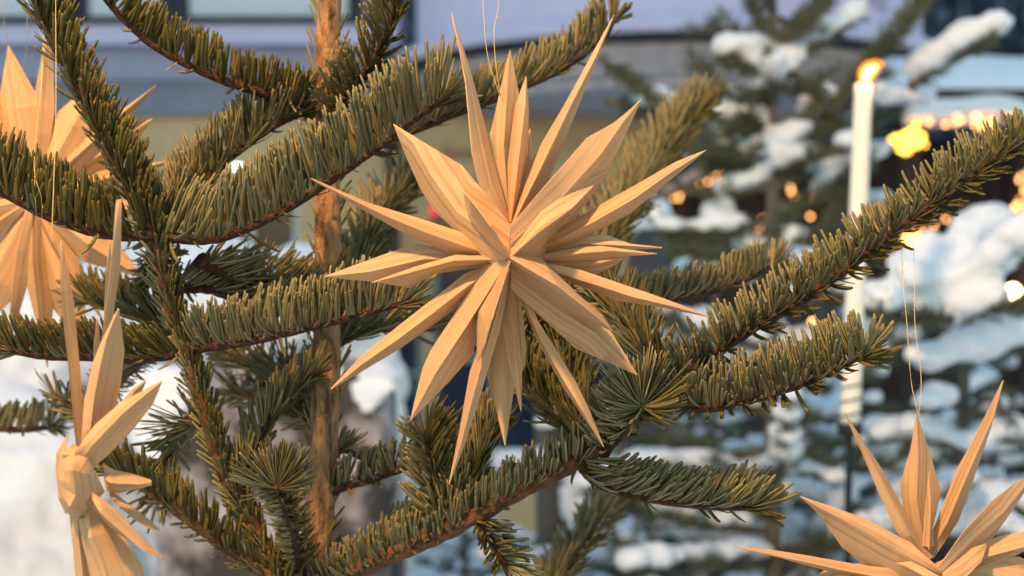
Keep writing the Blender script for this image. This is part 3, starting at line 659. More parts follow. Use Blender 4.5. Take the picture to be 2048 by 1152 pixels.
# =========================== wood shaving stars
def ray(star, Lp, Mp, Rp, D, n=36, jit=.0003):
    """L, M, R polylines in photo pixels plus z in mm towards the viewer, base to tip"""
    conv = lambda q: px(q[0], q[1], D) + np.array((0, -(q[2] if len(q) > 2 else 0) * .00135, 0))
    PL = [np.array([conv(q) for q in s]) for s in (Lp, Mp, Rp)]
    cums = [np.r_[0, np.cumsum(np.linalg.norm(np.diff(p, axis=0), axis=1))] for p in PL]; cums = [c / c[-1] for c in cums]
    ts = np.unique(np.round(np.concatenate([np.linspace(0, 1, n)] + cums), 4)); n = len(ts)      # keeps every corner of the outline
    A, B, C = (np.stack([np.interp(ts, c, p[:, k]) for k in range(3)], 1) for c, p in zip(cums, PL))
    rows = []
    for s in (0, .5): rows.append(A * (1 - s) + B * s)
    for s in (0, .5, 1): rows.append(B * (1 - s) + C * s)
    G = np.stack(rows, 1); ph = rng.uniform(0, 9)
    for i in range(n):
        for j in range(5): G[i, j, 1] += .0007 * noise.noise(Vector((ph + j * .35, ts[i] * 3.6, ph)))
    wdt = np.linalg.norm(G[:, 4] - G[:, 0], axis=1); al = np.r_[0, np.cumsum(np.linalg.norm(np.diff(B, axis=0), axis=1))]
    du = np.linalg.norm(np.diff(G, axis=1), axis=2); u = np.concatenate([np.zeros((n, 1)), np.cumsum(du, 1)], 1); u = u - u[:, 2:3]
    UV = np.stack([u, np.broadcast_to(al[:, None], u.shape)], 2).reshape(-1, 2)
    idx = np.arange(n * 5).reshape(n, 5); F = np.stack([idx[:-1, :-1], idx[:-1, 1:], idx[1:, 1:], idx[1:, :-1]], 2).reshape(-1, 4)
    o = link('ray', np_mesh('ray', G.reshape(-1, 3), F, False, uv=UV), WOOD, star)
    md = o.modifiers.new('s', 'SOLIDIFY'); md.thickness = .0006; md.offset = 0
    return o
def mid(Lp, Rp, f=.5, dz=2.):
    n = 6; a = lin([(p[0], p[1], p[2] if len(p) > 2 else 0) for p in Lp], n); c = lin([(p[0], p[1], p[2] if len(p) > 2 else 0) for p in Rp], n)
    m = a * (1 - f) + c * f; m[1:-1, 2] += dz * 1.7; return [tuple(q) for q in m]
def Z(pts, zs):
    """attach depths: list of z or (z0,z1) ramp"""
    n = len(pts); t = np.linspace(0, 1, n); zz = np.interp(t, np.linspace(0, 1, len(zs)), zs); return [(p[0], p[1], z) for p, z in zip(pts, zz)]
def threads(star, pairs, D):
    for pts in pairs:
        P = crom([px(x, y, d) for x, y, d in pts], 24)
        b = MB().tube([tuple(p) for p in P], .00016, 6); b.build('thread', THREAD, star, True)
D1 = .72
s1 = empty('wooden_star', (0, 0, 0)); tag(s1, 'large pale wood-shaving star with sixteen rays hanging beside the bare trunk, fully open', 'star')
# rays behind
ray(s1, Z([(1012,420),(980,266),(1020,95)], [-6,-6,-3]), Z([(1018,430),(1008,290),(1015,190),(1020,95)], [-4,-2,-3]), Z([(1024,440),(1028,300),(1042,208),(1020,95)], [-6,-8,-3]), D1)
ray(s1, Z([(1018,440),(1016,330),(1030,215),(1052,155)], [-2,-2,2]), Z([(1022,445),(1040,300),(1050,215),(1052,155)], [2,6,2]), Z([(1026,450),(1055,300),(1057,225),(1052,155)], [-2,-3,2]), D1)
ray(s1, Z([(1030,440),(1050,300),(1057,265),(1060,252)], [-8,-8]), Z([(1036,440),(1058,310),(1061,270),(1060,252)], [-8,-7,-8]), Z([(1042,440),(1062,325),(1064,285),(1060,252)], [-8,-9,-8]), D1)
P_L, P_R = Z([(1010,448),(962,385),(945,310),(932,170),(918,95),(903,25)], [6,7,6,3,0]), Z([(1024,458),(986,318),(960,215),(940,140),(903,25)], [-1,-4,-4,-2,0])
ray(s1, P_L, mid(P_L, P_R, .6, 1.0), P_R, D1)
ray(s1, Z([(1020,452),(1062,322),(1130,208),(1228,30)], [0,-5,-3,0]), Z([(1024,455),(1078,345),(1142,212),(1190,118),(1228,30)], [5,6,4,0]), Z([(1034,460),(1092,370),(1148,232),(1228,30)], [0,-6,-4,0]), D1)
D_L, D_R = Z([(1030,512),(1130,450),(1290,360),(1350,325),(1412,300)], [-2,-2,0]), Z([(1035,522),(1140,490),(1262,425),(1330,368),(1412,300)], [-2,-4,0])
ray(s1, D_L, mid(D_L, D_R, .55, 4), D_R, D1)
ray(s1, Z([(1030,519),(1160,473),(1212,468),(1262,488),(1325,495)], [-4,-6,-4,-2]), Z([(1030,521),(1160,488),(1220,490),(1325,495)], [-2,1,-2]), Z([(1030,523),(1160,500),(1230,500),(1325,495)], [-4,-3,-2]), D1)
ray(s1, Z([(1035,520),(1150,497),(1200,493),(1312,508)], [2,3,2]), Z([(1036,523),(1160,507),(1220,502),(1312,508)], [6,7,2]), Z([(1036,527),(1150,522),(1230,513),(1312,508)], [0,1,2]), D1)
ray(s1, Z([(1035,522),(1180,516),(1258,512)], [-6,-4]), Z([(1036,526),(1180,530),(1258,512)], [-5,-3,-4]), Z([(1036,532),(1150,545),(1192,549),(1225,533),(1258,512)], [-8,-8,-4]), D1)
F_L, F_R = Z([(1030,515),(1160,540),(1300,588),(1360,610),(1418,633)], [4,2,0]), Z([(1030,530),(1140,562),(1236,600),(1325,614),(1418,633)], [-4,-6,-3,0])
ray(s1, F_L, mid(F_L, F_R, .6, 3), F_R, D1)
H_L, H_R = Z([(1028,530),(1075,640),(1152,765),(1180,825),(1207,893)], [0,0,0]), Z([(1016,535),(1075,680),(1130,778),(1165,830),(1207,893)], [-4,-6,-3,0])
ray(s1, H_L, mid(H_L, H_R, .75, 3), H_R, D1)
ray(s1, Z([(1004,540),(978,720),(975,758),(992,820),(1010,893)], [-10,-9,-4]), Z([(1014,540),(1002,760),(1006,840),(1010,893)], [-6,-4,-4]), Z([(1026,540),(1038,720),(1022,815),(1010,893)], [-9,-11,-4]), D1)
ray(s1, Z([(1024,540),(1036,700),(1041,752)], [-12,-10]), Z([(1030,540),(1044,700),(1041,752)], [-11,-10,-10]), Z([(1036,545),(1052,690),(1050,735),(1041,752)], [-12,-12,-10]), D1)
ray(s1, Z([(1012,535),(1005,650),(1018,725),(1042,822)], [0,0,0]), Z([(1020,535),(1028,650),(1036,740),(1042,822)], [4,5,0]), Z([(1028,535),(1037,650),(1043,745),(1042,822)], [0,-1,0]), D1)
J_L, J_R = Z([(1010,532),(965,660),(940,745),(918,870),(898,968)], [2,-2,-3,0]), Z([(1024,535),(1000,655),(960,790),(928,890),(898,968)], [4,2,1,0])
ray(s1, J_L, mid(J_L, J_R, .55, 3), J_R, D1)
L_L, L_R = Z([(1008,518),(930,548),(800,650),(720,715),(662,778)], [0,-2,-1,0]), Z([(1012,530),(915,613),(800,696),(730,738),(662,778)], [-2,-6,-3,0])
ray(s1, L_L, mid(L_L, L_R, .55, 4), L_R, D1)
ray(s1, Z([(1010,512),(828,486),(648,553)], [-4,-6,-5,-2]), Z([(1010,519),(850,518),(740,543),(648,553)], [-1,1,-2]), Z([(1010,526),(870,546),(816,575),(747,563),(648,553)], [-5,-7,-6,-2]), D1)
ray(s1, Z([(1010,514),(912,511),(830,535),(745,565)], [4,4,1]), Z([(1010,519),(910,522),(830,543),(745,565)], [8,8,1]), Z([(1010,524),(900,532),(830,553),(745,565)], [1,0,1]), D1)
N_L, N_R = Z([(1012,512),(930,468),(840,438),(740,408),(622,357)], [2,2,1,0]), Z([(1010,522),(900,508),(790,456),(715,412),(622,357)], [0,-1,-2,0])
ray(s1, N_L, mid(N_L, N_R, .55, 3.5), N_R, D1)
# four broad front rays that meet in the middle
ray(s1, Z([(1022,455),(1172,278),(1228,246),(1282,200)], [18,4,2,0]), Z([(1022,490),(1120,400),(1200,310),(1245,245),(1282,200)], [18,8,4,2,0]), Z([(1020,517),(1082,512),(1140,450),(1216,345),(1282,200)], [14,0,-6,-8,0]), D1)
ray(s1, Z([(1022,497),(1082,398),(1125,375),(1212,345)], [16,8,4,-2]), Z([(1022,508),(1085,430),(1140,395),(1212,345)], [19,13,7,-3]), Z([(1020,518),(1075,470),(1140,422),(1212,345)], [22,20,11,-3]), D1)
ray(s1, Z([(1022,528),(1215,652),(1275,750)], [8,-3,0]), Z([(1022,550),(1110,615),(1190,665),(1275,750)], [8,3,2,0]), Z([(1022,578),(1152,697),(1275,750)], [4,-4,0]), D1)
ray(s1, Z([(1022,515),(1078,512),(1150,585),(1202,630),(1222,660)], [22,4,4,4,4]), Z([(1020,519),(1110,573),(1180,627),(1222,660)], [25,34,27,8]), Z([(1021,523),(1050,562),(1110,602),(1160,634),(1222,660)], [18,1,-2,0,6]), D1)
ray(s1, Z([(1008,521),(972,532),(862,700),(845,738),(820,842)], [12,3,-2,-1,0]), Z([(1015,525),(935,650),(872,745),(820,840)], [17,6,3,0]), Z([(1020,540),(1000,600),(954,632),(946,708),(896,765),(820,842)], [12,2,-2,-5,-3,0]), D1)
ray(s1, Z([(1017,520),(985,570),(950,612),(955,670),(957,722)], [20,8,0,4,10]), Z([(1019,521),(992,580),(966,630),(962,680),(957,722)], [22,18,14,13,10]), Z([(1021,522),(1003,580),(986,636),(970,690),(957,722)], [24,29,29,23,10]), D1)
ray(s1, Z([(1020,517),(985,530),(868,420),(838,372),(812,312),(787,248)], [16,6,-4,-5,-3,0]), Z([(1020,500),(915,425),(862,350),(828,287),(787,248)], [17,5,3,2,0]), Z([(1022,455),(925,333),(787,248)], [18,5,0]), D1)
ray(s1, Z([(1018,518),(962,487),(932,462),(930,425),(930,388)], [18,2,-1,2,8]), Z([(1019,517),(975,470),(945,430),(930,388)], [22,16,13,9]), Z([(1020,516),(985,461),(952,416),(930,388)], [25,32,28,10]), D1)
threads(s1, [[(963, -172, .72), (966, 0, .72), (975, 110, .72), (1000, 192, .722)], [(1004, -172, .72), (998, 0, .72), (988, 60, .72), (992, 130, .72), (1001, 192, .722)]], D1)
# generic star for rays given by their tips
def gray(star, c, tip, broad, D, z0=0, z1=0, wf=None, fold=4):
    cx, cy = c; tx, ty = tip; dx, dy = tx - cx, ty - cy; L = math.hypot(dx, dy); ux, uy = dx / L, dy / L; vx, vy = -uy, ux
    wv = (wf or (.155 if broad else .07)) * L
    pr = [(0.03, .12), (.58, 1.0), (1, 0)] if broad else [(0.03, .3), (.35, .9), (.5, 1.0), (.75, .5), (1, 0)]
    f = lambda s, sg: [(cx + ux*L*a + vx*wv*b*sg*.5*2, cy + uy*L*a + vy*wv*b*sg*.5*2, z0 + (z1 - z0) * a + s * (b if 0 < a < 1 else 0)) for a, b in pr]
    sk = rng.uniform(-3, 3)
    return ray(star, f(sk - fold * .5, -1), [(cx + ux*L*a + vx*wv*b*.12, cy + uy*L*a + vy*wv*b*.12, z0 + (z1 - z0) * a + fold * 1.2 * (.1 < a < 1)) for a, b in pr], f(-sk - fold * .5, 1), D)
D2 = .90
s2 = empty('wooden_star', (0, 0, 0)); tag(s2, 'wood-shaving star half hidden behind fir needles, two-strand thread across its front', 'star')
c2 = (72, 400)
for tip, br, z in (((17, 92), 1, 0), ((96, 30), 0, -3), ((-50, 120), 0, 0), ((205, 140), 1, -2), ((313, 170), 0, 0), ((300, 235), 1, -4), ((350, 320), 0, 0), ((290, 420), 1, -3), ((-160, 210), 1, 0), ((-210, 330), 0, 0), ((287, 556), 1, 2), ((205, 640), 0, 0), ((165, 700), 1, -3), ((95, 735), 0, 0), ((22, 690), 0, 2), ((-60, 680), 1, -2), ((-140, 560), 0, 0), ((-190, 470), 1, 0)):
    gray(s2, c2, tip, br, D2, 6 + z, z)
threads(s2, [[(92, -215, .82), (86, 0, .80), (84, 150, .79), (70, 330, .765), (72, 420, .762), (80, 478, .79)], [(80, -215, .82), (86, 0, .80), (85, 150, .79), (68, 325, .764), (83, 400, .762), (82, 478, .79)], [(-10, -215, .84), (5, 20, .86), (25, 110, .88), (42, 150, .90)], [(60, -215, .84), (54, 60, .86), (52, 100, .88), (44, 150, .90)]], D2)
D3 = .755
s3 = empty('wooden_star', (0, 0, 0)); tag(s3, 'wood-shaving star hanging below the long bough on a thin double thread', 'star')
c3 = (1862, 1135)
for tip, br, z in (((2180, 1050), 0, -3), ((2160, 1180), 1, -3), ((2230, 1290), 0, 0), ((2080, 1370), 1, 0), ((2030, 1530), 0, 0), ((1870, 1500), 1, 0), ((1740, 1520), 0, 0), ((1640, 1390), 1, 0), ((1500, 1350), 0, 0), ((1560, 1210), 1, -3)):
    gray(s3, c3, tip, br, D3, 4 + z, z)
a, c = Z([(1840,1125),(1789,1062),(1753,983),(1722,905),(1690,828)], [4,4,3,0]), Z([(1866,1110),(1839,1083),(1812,1026),(1768,944),(1690,828)], [2,0,-2,0]); ray(s3, a, mid(a, c, .5, 2.5), c, D3)
ray(s3, Z([(1845,1100),(1820,1050),(1807,970),(1826,905),(1836,829)], [-6,-6,-4,-2]), Z([(1855,1100),(1835,1000),(1838,920),(1836,829)], [-3,-1,-2]), Z([(1866,1100),(1893,988),(1866,905),(1836,829)], [-6,-8,-5,-2]), D3)
ray(s3, Z([(1842,1090),(1849,1000),(1855,942)], [2,2]), Z([(1852,1090),(1854,1000),(1855,942)], [5,5,2]), Z([(1864,1090),(1859,1000),(1856,942)], [2,2]), D3)
a, c = Z([(1858,1110),(1868,1073),(1921,938),(1965,850),(2006,761)], [-2,-4,-2,0]), Z([(1866,1118),(1918,1042),(1951,955),(1982,860),(2006,761)], [0,-2,0]); ray(s3, a, mid(a, c, .3, 3.5), c, D3)
ray(s3, Z([(1853,1118),(1910,1055),(1975,998),(2047,951),(2090,920)], [16,8,2,0]), Z([(1858,1128),(1930,1075),(2000,1020),(2090,920)], [16,7,4,0]), Z([(1866,1138),(1930,1140),(1996,1080),(2045,1000),(2090,920)], [12,-2,-6,-3,0]), D3)
ray(s3, Z([(1858,1128),(1890,1105),(1930,1090),(1972,1083)], [14,8,5,2]), Z([(1860,1136),(1900,1120),(1940,1100),(1972,1083)], [18,14,9,2]), Z([(1862,1144),(1905,1138),(1945,1112),(1972,1083)], [20,16,11,2]), D3)
ray(s3, Z([(1862,1140),(1800,1150),(1728,1128),(1689,1098),(1655,1050),(1632,1022),(1600,992)], [12,2,-3,-4,-3,-1,0]), Z([(1860,1134),(1780,1090),(1690,1040),(1640,1015),(1600,992)], [16,7,4,2,0]), Z([(1855,1122),(1810,1078),(1727,1035),(1660,1012),(1600,992)], [17,8,3,1,0]), D3)
ray(s3, Z([(1858,1146),(1830,1150),(1795,1128),(1782,1120)], [18,8,5,6]), Z([(1858,1143),(1828,1138),(1800,1124),(1782,1120)], [20,14,9,6]), Z([(1858,1138),(1832,1124),(1808,1114),(1782,1120)], [18,12,9,6]), D3)
a, c = Z([(1830,1140),(1720,1130),(1605,1110),(1540,1100),(1470,1094)], [2,0,0,0]), Z([(1820,1175),(1740,1165),(1650,1142),(1560,1116),(1470,1094)], [-2,-4,-2,0]); ray(s3, a, mid(a, c, .5, 3), c, D3)
a, c = Z([(1880,1130),(1932,1128),(2047,1068),(2120,1020)], [-2,-2,0]), Z([(1880,1150),(1980,1150),(2060,1100),(2120,1020)], [-4,-5,0]); ray(s3, a, mid(a, c, .5, 3), c, D3)
threads(s3, [[(1802, 458, .797), (1806, 560, .785), (1814, 650, .775), (1822, 760, .765), (1837, 832, .757)], [(1826, 440, .797), (1829, 560, .785), (1830, 650, .775), (1842, 750, .765), (1838, 832, .757)]], D3)
D4 = .655
s4 = empty('wooden_star', (0, 0, 0)); tag(s4, 'wood-shaving star turned edge-on in front of the snow heap, rays splayed to one side', 'star')
def r4(a, c, f=.5, dz=3): ray(s4, a, mid(a, c, f, dz), c, D4)
r4(Z([(140,1000),(127,900),(116,760),(105,640),(102,480)], [-20,-16,-10]), Z([(160,1000),(150,880),(142,740),(128,600),(104,478)], [-12,-10,-10]), .45, 4)
r4(Z([(150,900),(155,760),(160,640),(166,540),(172,477)], [-30,-28]), Z([(162,900),(170,760),(176,640),(177,540),(172,477)], [-32,-28]))
r4(Z([(140,900),(143,760),(147,680),(150,640)], [-26,-26]), Z([(152,900),(156,760),(156,690),(150,640)], [-26,-26]))
r4(Z([(162,930),(168,780),(187,640),(208,480),(217,396)], [-18,-14,-10]), Z([(176,930),(182,770),(202,640),(221,520),(227,394)], [-16,-14,-10]), .5, 3)
r4(Z([(160,930),(172,800),(190,730),(208,685),(236,617)], [0,2,4,0]), Z([(196,900),(210,850),(228,770),(241,700),(237,617)], [-6,-10,-6,0]), .4, 3)
r4(Z([(200,860),(212,815),(240,785),(268,767)], [-20,-16]), Z([(205,875),(222,845),(248,808),(268,767)], [-22,-16]))
r4(Z([(165,900),(205,845),(255,800),(290,782),(324,762)], [10,8,4,0]), Z([(190,935),(225,900),(262,858),(300,810),(324,762)], [4,-2,-4,0]), .45, 4)
r4(Z([(192,935),(210,950),(240,960),(276,975)], [-8,-14,-18]), Z([(200,990),(220,994),(245,990),(276,985)], [-8,-12,-18]))
r4(Z([(196,975),(235,1010),(275,1060),(327,1117)], [8,4,0]), Z([(190,1010),(225,1060),(285,1098),(327,1117)], [4,-2,0]), .35, 4)
r4(Z([(200,990),(250,1030),(280,1055),(300,1075)], [-12,-14]), Z([(200,1000),(250,1050),(280,1070),(300,1075)], [-12,-14]))
r4(Z([(160,1000),(172,1080),(195,1180),(215,1250),(255,1320)], [4,4,2,0]), Z([(200,1000),(238,1070),(280,1140),(295,1220),(255,1320)], [0,-4,-4,0]), .45, 5)
r4(Z([(137,1000),(143,1100),(146,1200),(150,1330)], [0,-4,-6]), Z([(168,1010),(180,1100),(190,1200),(155,1330)], [-4,-8,-6]), .5, 3)
r4(Z([(165,1020),(178,1080),(195,1160),(200,1290)], [-10,-14]), Z([(180,1020),(195,1090),(215,1170),(205,1290)], [-14,-18]))
# folded collar in the middle
r4(Z([(139,900),(137,950),(139,1012)], [6,10,6]), Z([(194,908),(212,982),(170,1030)], [10,2,8]), .55, 5)
r4(Z([(152,885),(139,900),(137,905)], [4,6,8]), Z([(196,912),(194,908),(190,905)], [0,4,8]), .5, 0)
r4(Z([(126,872),(95,915),(106,960),(118,1024)], [-6,-10,-8,-6]), Z([(137,888),(136,930),(137,980),(136,1026)], [2,4,4,2]), .5, 3)
r4(Z([(139,1012),(150,1022),(170,1030)], [6,6,8]), Z([(139,1016),(150,1030),(175,1040)], [-8,-8,-8]), .5, 0)
threads(s4, [[(110, -215, .80), (112, 200, .72), (108, 350, .68), (103, 482, .665)]], D4)

# ------------------------------------------------------------------ snow laden spruces
def spruce(label, name, base, lean, H, zb, Rb, nw, seed, explicit=(), clumps=(), snowlabel='', nb=6, dens=640, zmin=.25, rise=(-.22, .12), snowp=.55, ldepth=None, profile=1.0, Ln=.027):
    r_ = np.random.default_rng(seed); bx, by = base
    root = empty(name, (0, 0, 0)); tag(root, label, 'spruce tree', 'snow-laden spruces')
    trk = crom([(bx, by, 0), (bx + lean * .3, by, H * .35), (bx + lean * .8, by, H * .7), (bx + lean, by, H)], 40)
    t_ = link('trunk', twig_mesh(trk, .022, .006, 10, .1, 'trunk'), BGBARK, root)
    needles_obj(shoot_needles(trk[24:], 900, Ln, .003, (0, 0, 1.), 180, 40, 0, 1., .5, True, .05), t_, [NEED_BG, NEED_BG])
    blobs = []
    def branch(P, r0, L, snow, sub=True, ds=dens):
        br = link('branch', twig_mesh(P, r0, r0 * .5, 6, .1), BGBARK, root)
        gs = [shoot_needles(P, ds, L, .003, (0, 0, 1), 95, 50, .08, 1., .3, True, .1)]
        subs = []
        if sub:
            tot = np.linalg.norm(P[-1] - P[0]); k = int(tot / .06)
            for q in range(k):
                i = int((.25 + .65 * (q + .5) / max(k, 1)) * (len(P) - 1)); t = nrm(P[min(i+1, len(P)-1)] - P[i-1]); sg = 1 if q % 2 else -1
                sd_ = nrm(np.cross(t, (0, 0, 1))) * sg; d_ = nrm(t * .75 + sd_ * .75 + np.array((0, 0, r_.uniform(-.15, .25)))); l = tot * r_.uniform(.22, .38) * (1 - .5 * q / max(k, 1))
                Q = crom([P[i], P[i] + d_ * l * .5 + np.array((0, 0, .01)), P[i] + d_ * l], 7); subs.append(Q)
                gs.append(shoot_needles(Q, ds, L, .0026, (0, 0, 1), 95, 50, .05, 1., .3, True, .1))
        V = []; F = []; M = []; U = []; Rn = []; off = 0
        for g in gs: V.append(g[0]); F.append(g[1] + off); M.append(g[2]); U.append(g[3]); Rn.append(g[4]); off += len(g[0])
        needles_obj((np.vstack(V), np.vstack(F), np.concatenate(M), np.vstack(U), np.concatenate(Rn)), br, [NEED_BG, NEED_BG])
        if snow > 0:
            for iq, Q in enumerate([P] + subs):
                snow_q = snow if iq == 0 else snow * .16
                run = r_.uniform(0, 1) < snow_q
                for i in range(1, len(Q)):
                    if r_.uniform() < .2: run = r_.uniform(0, 1) < snow_q
                    if run:
                        s = r_.uniform(.015, .024) * (1 + .4 * snow) * (1 if iq == 0 else .7); blobs.append((Q[i] + np.array((r_.normal(0, .004), r_.normal(0, .004), .012 + s * .35)), s, 1.25, 1.25, .75))
    for pts, sn in explicit:
        P = crom([px(*p) for p in pts], 10); branch(P, .006, Ln * 1.3, sn, False, dens * 2.6)
    for k in range(nw):
        u = (k + .5) / nw; z = zmin + (zb - zmin) * u; R_ = Rb * (1 - u) ** profile + .1
        for q in range(nb):
            a = 2 * math.pi * (q + r_.uniform(-.3, .3)) / nb + k * .7; l = R_ * r_.uniform(.75, 1.1)
            i = min(len(trk) - 1, int(z / H * 39)); p0 = np.array((trk[i][0], trk[i][1], z + r_.uniform(-.05, .05))); d_ = np.array((math.cos(a), math.sin(a), 0))
            P = crom([p0, p0 + d_ * l * .5 + np.array((0, 0, .02 * r_.uniform(-1, 2))), p0 + d_ * l + np.array((0, 0, l * r_.uniform(*rise)))], 9)
            if P[:, 1].min() < 1.25: continue
            branch(P, .006, Ln, snowp * (.25 if z > 1.72 else 1))
    for (x, y, d, r, sx, sz) in clumps:
        c = px(x, y, d); q = r_.integers(3, 6); c = c + np.array((0, .03, 0)); r = r * .82; blobs.append((c, r, sx, 1, sz))
        for _ in range(q): blobs.append((c + r_.normal(0, r * .5, 3) * (sx, 1, sz * .8), r * r_.uniform(.4, .65), 1.1, 1, .9))
    if blobs: snow_blob('branch_snow', blobs, .009, snowlabel, .017)
    return root
E = []
t1d = 2.6
def T(pts, sn, d=t1d): E.append(([(x, y, d + (q[0] if q else 0)) for x, y, *q in pts], sn * .62))
T([(1538,130),(1515,50),(1488,-40)], 0); T([(1545,110),(1600,50),(1660,-20)], .0); T([(1540,128),(1500,115),(1448,104)], 1); T([(1540,135),(1500,140),(1440,122)], .6)
T([(1580,122),(1640,85),(1718,34)], .35); T([(1545,190),(1570,150),(1590,125)], .7); T([(1545,370),(1505,290),(1470,235)], .3)
T([(1575,150),(1520,215),(1455,275,-.1)], .4); T([(1580,140),(1630,190),(1665,225)], .1); T([(1545,385),(1600,330),(1665,235),(1720,170)], .5); T([(1670,225,-.1),(1740,130,-.2),(1800,60,-.3),(1870,-30,-.3)], .75)
T([(1700,300),(1760,240),(1840,190)], .4); T([(1820,175,-.2),(1900,120,-.25),(1990,70,-.3)], 1.0); T([(1545,375),(1470,340),(1380,300)], .7); T([(1530,250),(1450,240),(1330,222)], .5)
T([(1200,112,-.1),(1250,160,-.1),(1310,205,-.1)], .5); T([(1210,202),(1290,222),(1400,232)], .3); T([(1545,420),(1640,400),(1740,330)], .3); T([(1540,440),(1440,470),(1330,470)], .5)
T([(1545,300),(1620,270),(1690,262)], .5); T([(1540,520),(1640,470),(1700,380)], .6); T([(1540,560),(1440,520),(1350,505)], .4); T([(1545,330),(1500,300),(1420,340)], .5)
CL = [(1440,205,t1d,.047,1,1.15),(1418,185,t1d,.035,1,.8),(1470,230,t1d,.03,1,1.3),(1322,192,t1d,.033,1.1,.8),(1655,195,t1d,.036,1.2,1),(1690,190,t1d,.03,1,.8),(1790,180,2.45,.034,1.3,.8),(1850,185,2.45,.03,1.3,.8),
      (1552,300,t1d,.042,.9,1.2),(1550,340,t1d,.03,.8,1),(1528,150,t1d,.03,.9,1.1),(1468,104,t1d,.02,1.6,.6),(1655,370,t1d,.033,1,1),(1580,270,t1d,.03,1.2,.8),(1440,420,t1d,.034,1.3,.9),(1590,470,t1d,.036,1.3,.8),(1340,260,t1d,.022,1,.7),(1390,300,t1d,.022,1.5,.7),(1450,280,t1d,.02,1.4,.6),(1690,300,t1d,.022,1.2,.7),
      (1330,665,2.7,.055,1.5,.7),(1420,650,2.7,.05,1.6,.6),(1560,690,2.6,.055,1.6,.6),(1660,670,2.6,.05,1.8,.55),(1480,705,2.6,.045,1.3,.8),(1290,640,2.7,.04,1.2,.8)]
spruce('young spruce with forked snowy top standing behind the candle', 'snowy_spruce', (xx(1545, t1d), t1d), 0, 2.25, 2.0, .52, 14, 11, E, CL, 'snow clumps caught in the forks of the spruce behind the candle', rise=(.0, .5), nb=5, profile=.75, snowp=.4, dens=800)
E2 = [([(1890, 640, 2.15), (1960, 560, 2.1), (2070, 480, 2.05)], .9), ([(1880, 600, 2.15), (1930, 500, 2.15), (1990, 455, 2.2)], .8), ([(1900, 640, 2.1), (1820, 640, 2.0), (1760, 620, 1.95)], .6), ([(1890, 650, 2.15), (1960, 625, 2.1), (2050, 615, 2.05)], .8)]
C2 = [(1860, 560, 2.1, .05, 1.2, 1.15), (1870, 510, 2.1, .033, .8, 1.4), (1910, 570, 2.1, .045, 1.1, 1), (1810, 590, 2.1, .04, .9, 1), (1900, 620, 2.1, .036, 1, 1), (1840, 620, 2.1, .036, .8, 1.1), (1960, 690, 2.2, .045, 1.6, .7), (1880, 710, 2.2, .04, 1.4, .6), (2020, 660, 2.2, .045, 1.6, .7)]
spruce('spruce carrying one huge lump of snow beside the stall lamp', 'snowy_spruce', (xx(1905, 2.35), 2.35), .02, 1.62, 1.32, .5, 8, 23, E2, C2, 'huge rounded lump of snow weighing down the spruce beside the stall lamp')
spruce('dense spruce low behind the thin black candle stake', 'snowy_spruce', (xx(1640, 3.4), 3.4), .0, 1.55, 1.42, .62, 9, 31, (), [(1770, 870, 2.9, .05, 1.3, .9), (1780, 930, 2.9, .045, 1.6, .6), (1640, 870, 2.9, .04, 1.5, .7), (1560, 980, 2.9, .05, 1.8, .6), (1450, 1050, 2.8, .06, 1.9, .6), (1570, 1060, 2.8, .05, 1.5, .8)], 'snow lying along the branches of the spruce behind the candle stake')
spruce('spruce with drooping snowy branches below the large star', 'snowy_spruce', (xx(1240, 3.7), 3.7), .0, 1.25, 1.05, .6, 7, 41, (), [(1030, 925, 3.2, .05, 1.4, .7), (1160, 1010, 3.2, .055, 1, 1.2), (1240, 1080, 3.2, .05, 1.5, .8), (1300, 920, 3.4, .05, 1.6, .6)], 'snow lumps on the spruce branches below the large star')
spruce('far spruce in the gap beside the shop windows', 'snowy_spruce', (xx(930, 4.8), 4.8), .0, .95, .85, .5, 5, 53, (), [(850, 1000, 4.4, .06, 1, 1)], 'snow on the far spruce beside the shop windows', nb=5)
spruce('tall dark spruce beside the market stall posts', 'snowy_spruce', (xx(1990, 4.3), 4.3), .0, 1.75, 1.5, .75, 8, 67, (), [(2000, 880, 3.8, .07, 1.6, .6), (1930, 960, 3.8, .06, 1.6, .6)], 'snow on the tall dark spruce beside the market stall')
spruce('spruce with short stiff branches behind the pillar', 'snowy_spruce', (xx(1430, 5.0), 5.0), .0, 1.75, 1.6, .7, 8, 71, (), (), 'snow on the short stiff spruce behind the pillar')

# ------------------------------------------------------------------ candle on its stake
CDD = 1.72
m, n_, b_, o_ = mat('candle_wax'); b_.inputs['Base Color'].default_value = (.80, .74, .62, 1); b_.inputs['Roughness'].default_value = .4
b_.inputs['Subsurface Weight'].default_value = .6; b_.inputs['Subsurface Radius'].default_value = (.02, .012, .006); b_.inputs['Subsurface Scale'].default_value = .6; WAX = m
cd = empty('candle', tuple(px(1700, 848, CDD))); tag(cd, 'tall slim white candle burning in front of the snowy spruce', 'candle')
ax0, ax1 = px(1700, 848, CDD), px(1727, 168, CDD)
rr = .0116
P = [tuple(ax0 * (1 - t) + ax1 * t) for t in np.linspace(0, 1, 30)]
b = MB(); b.tube(P, [rr * (1.0 - .14 * t) for t in np.linspace(0, 1, 30)], 24); b.build('wax', WAX, cd, True)
tip = Vector(tuple(ax1)); MB().tube([tip - Vector((0, 0, .004)), tip + Vector((.001, 0, .006)), tip + Vector((.003, 0, .01))], [.0012, .0012, .0008], 8).build('wick', CABLE, cd, True)
fl = MB(); fp = [tip + Vector(v) for v in ((.001, 0, .002), (.002, 0, .007), (.004, 0, .012), (.0075, 0, .0165), (.0125, 0, .0195), (.016, 0, .0205))]
core = fl.tube(fp, [.0015, .0042, .0054, .0050, .0034, .0008], 14).build('flame', glow('flame_core', (1.0, .62, .2), 2.2), cd, True)
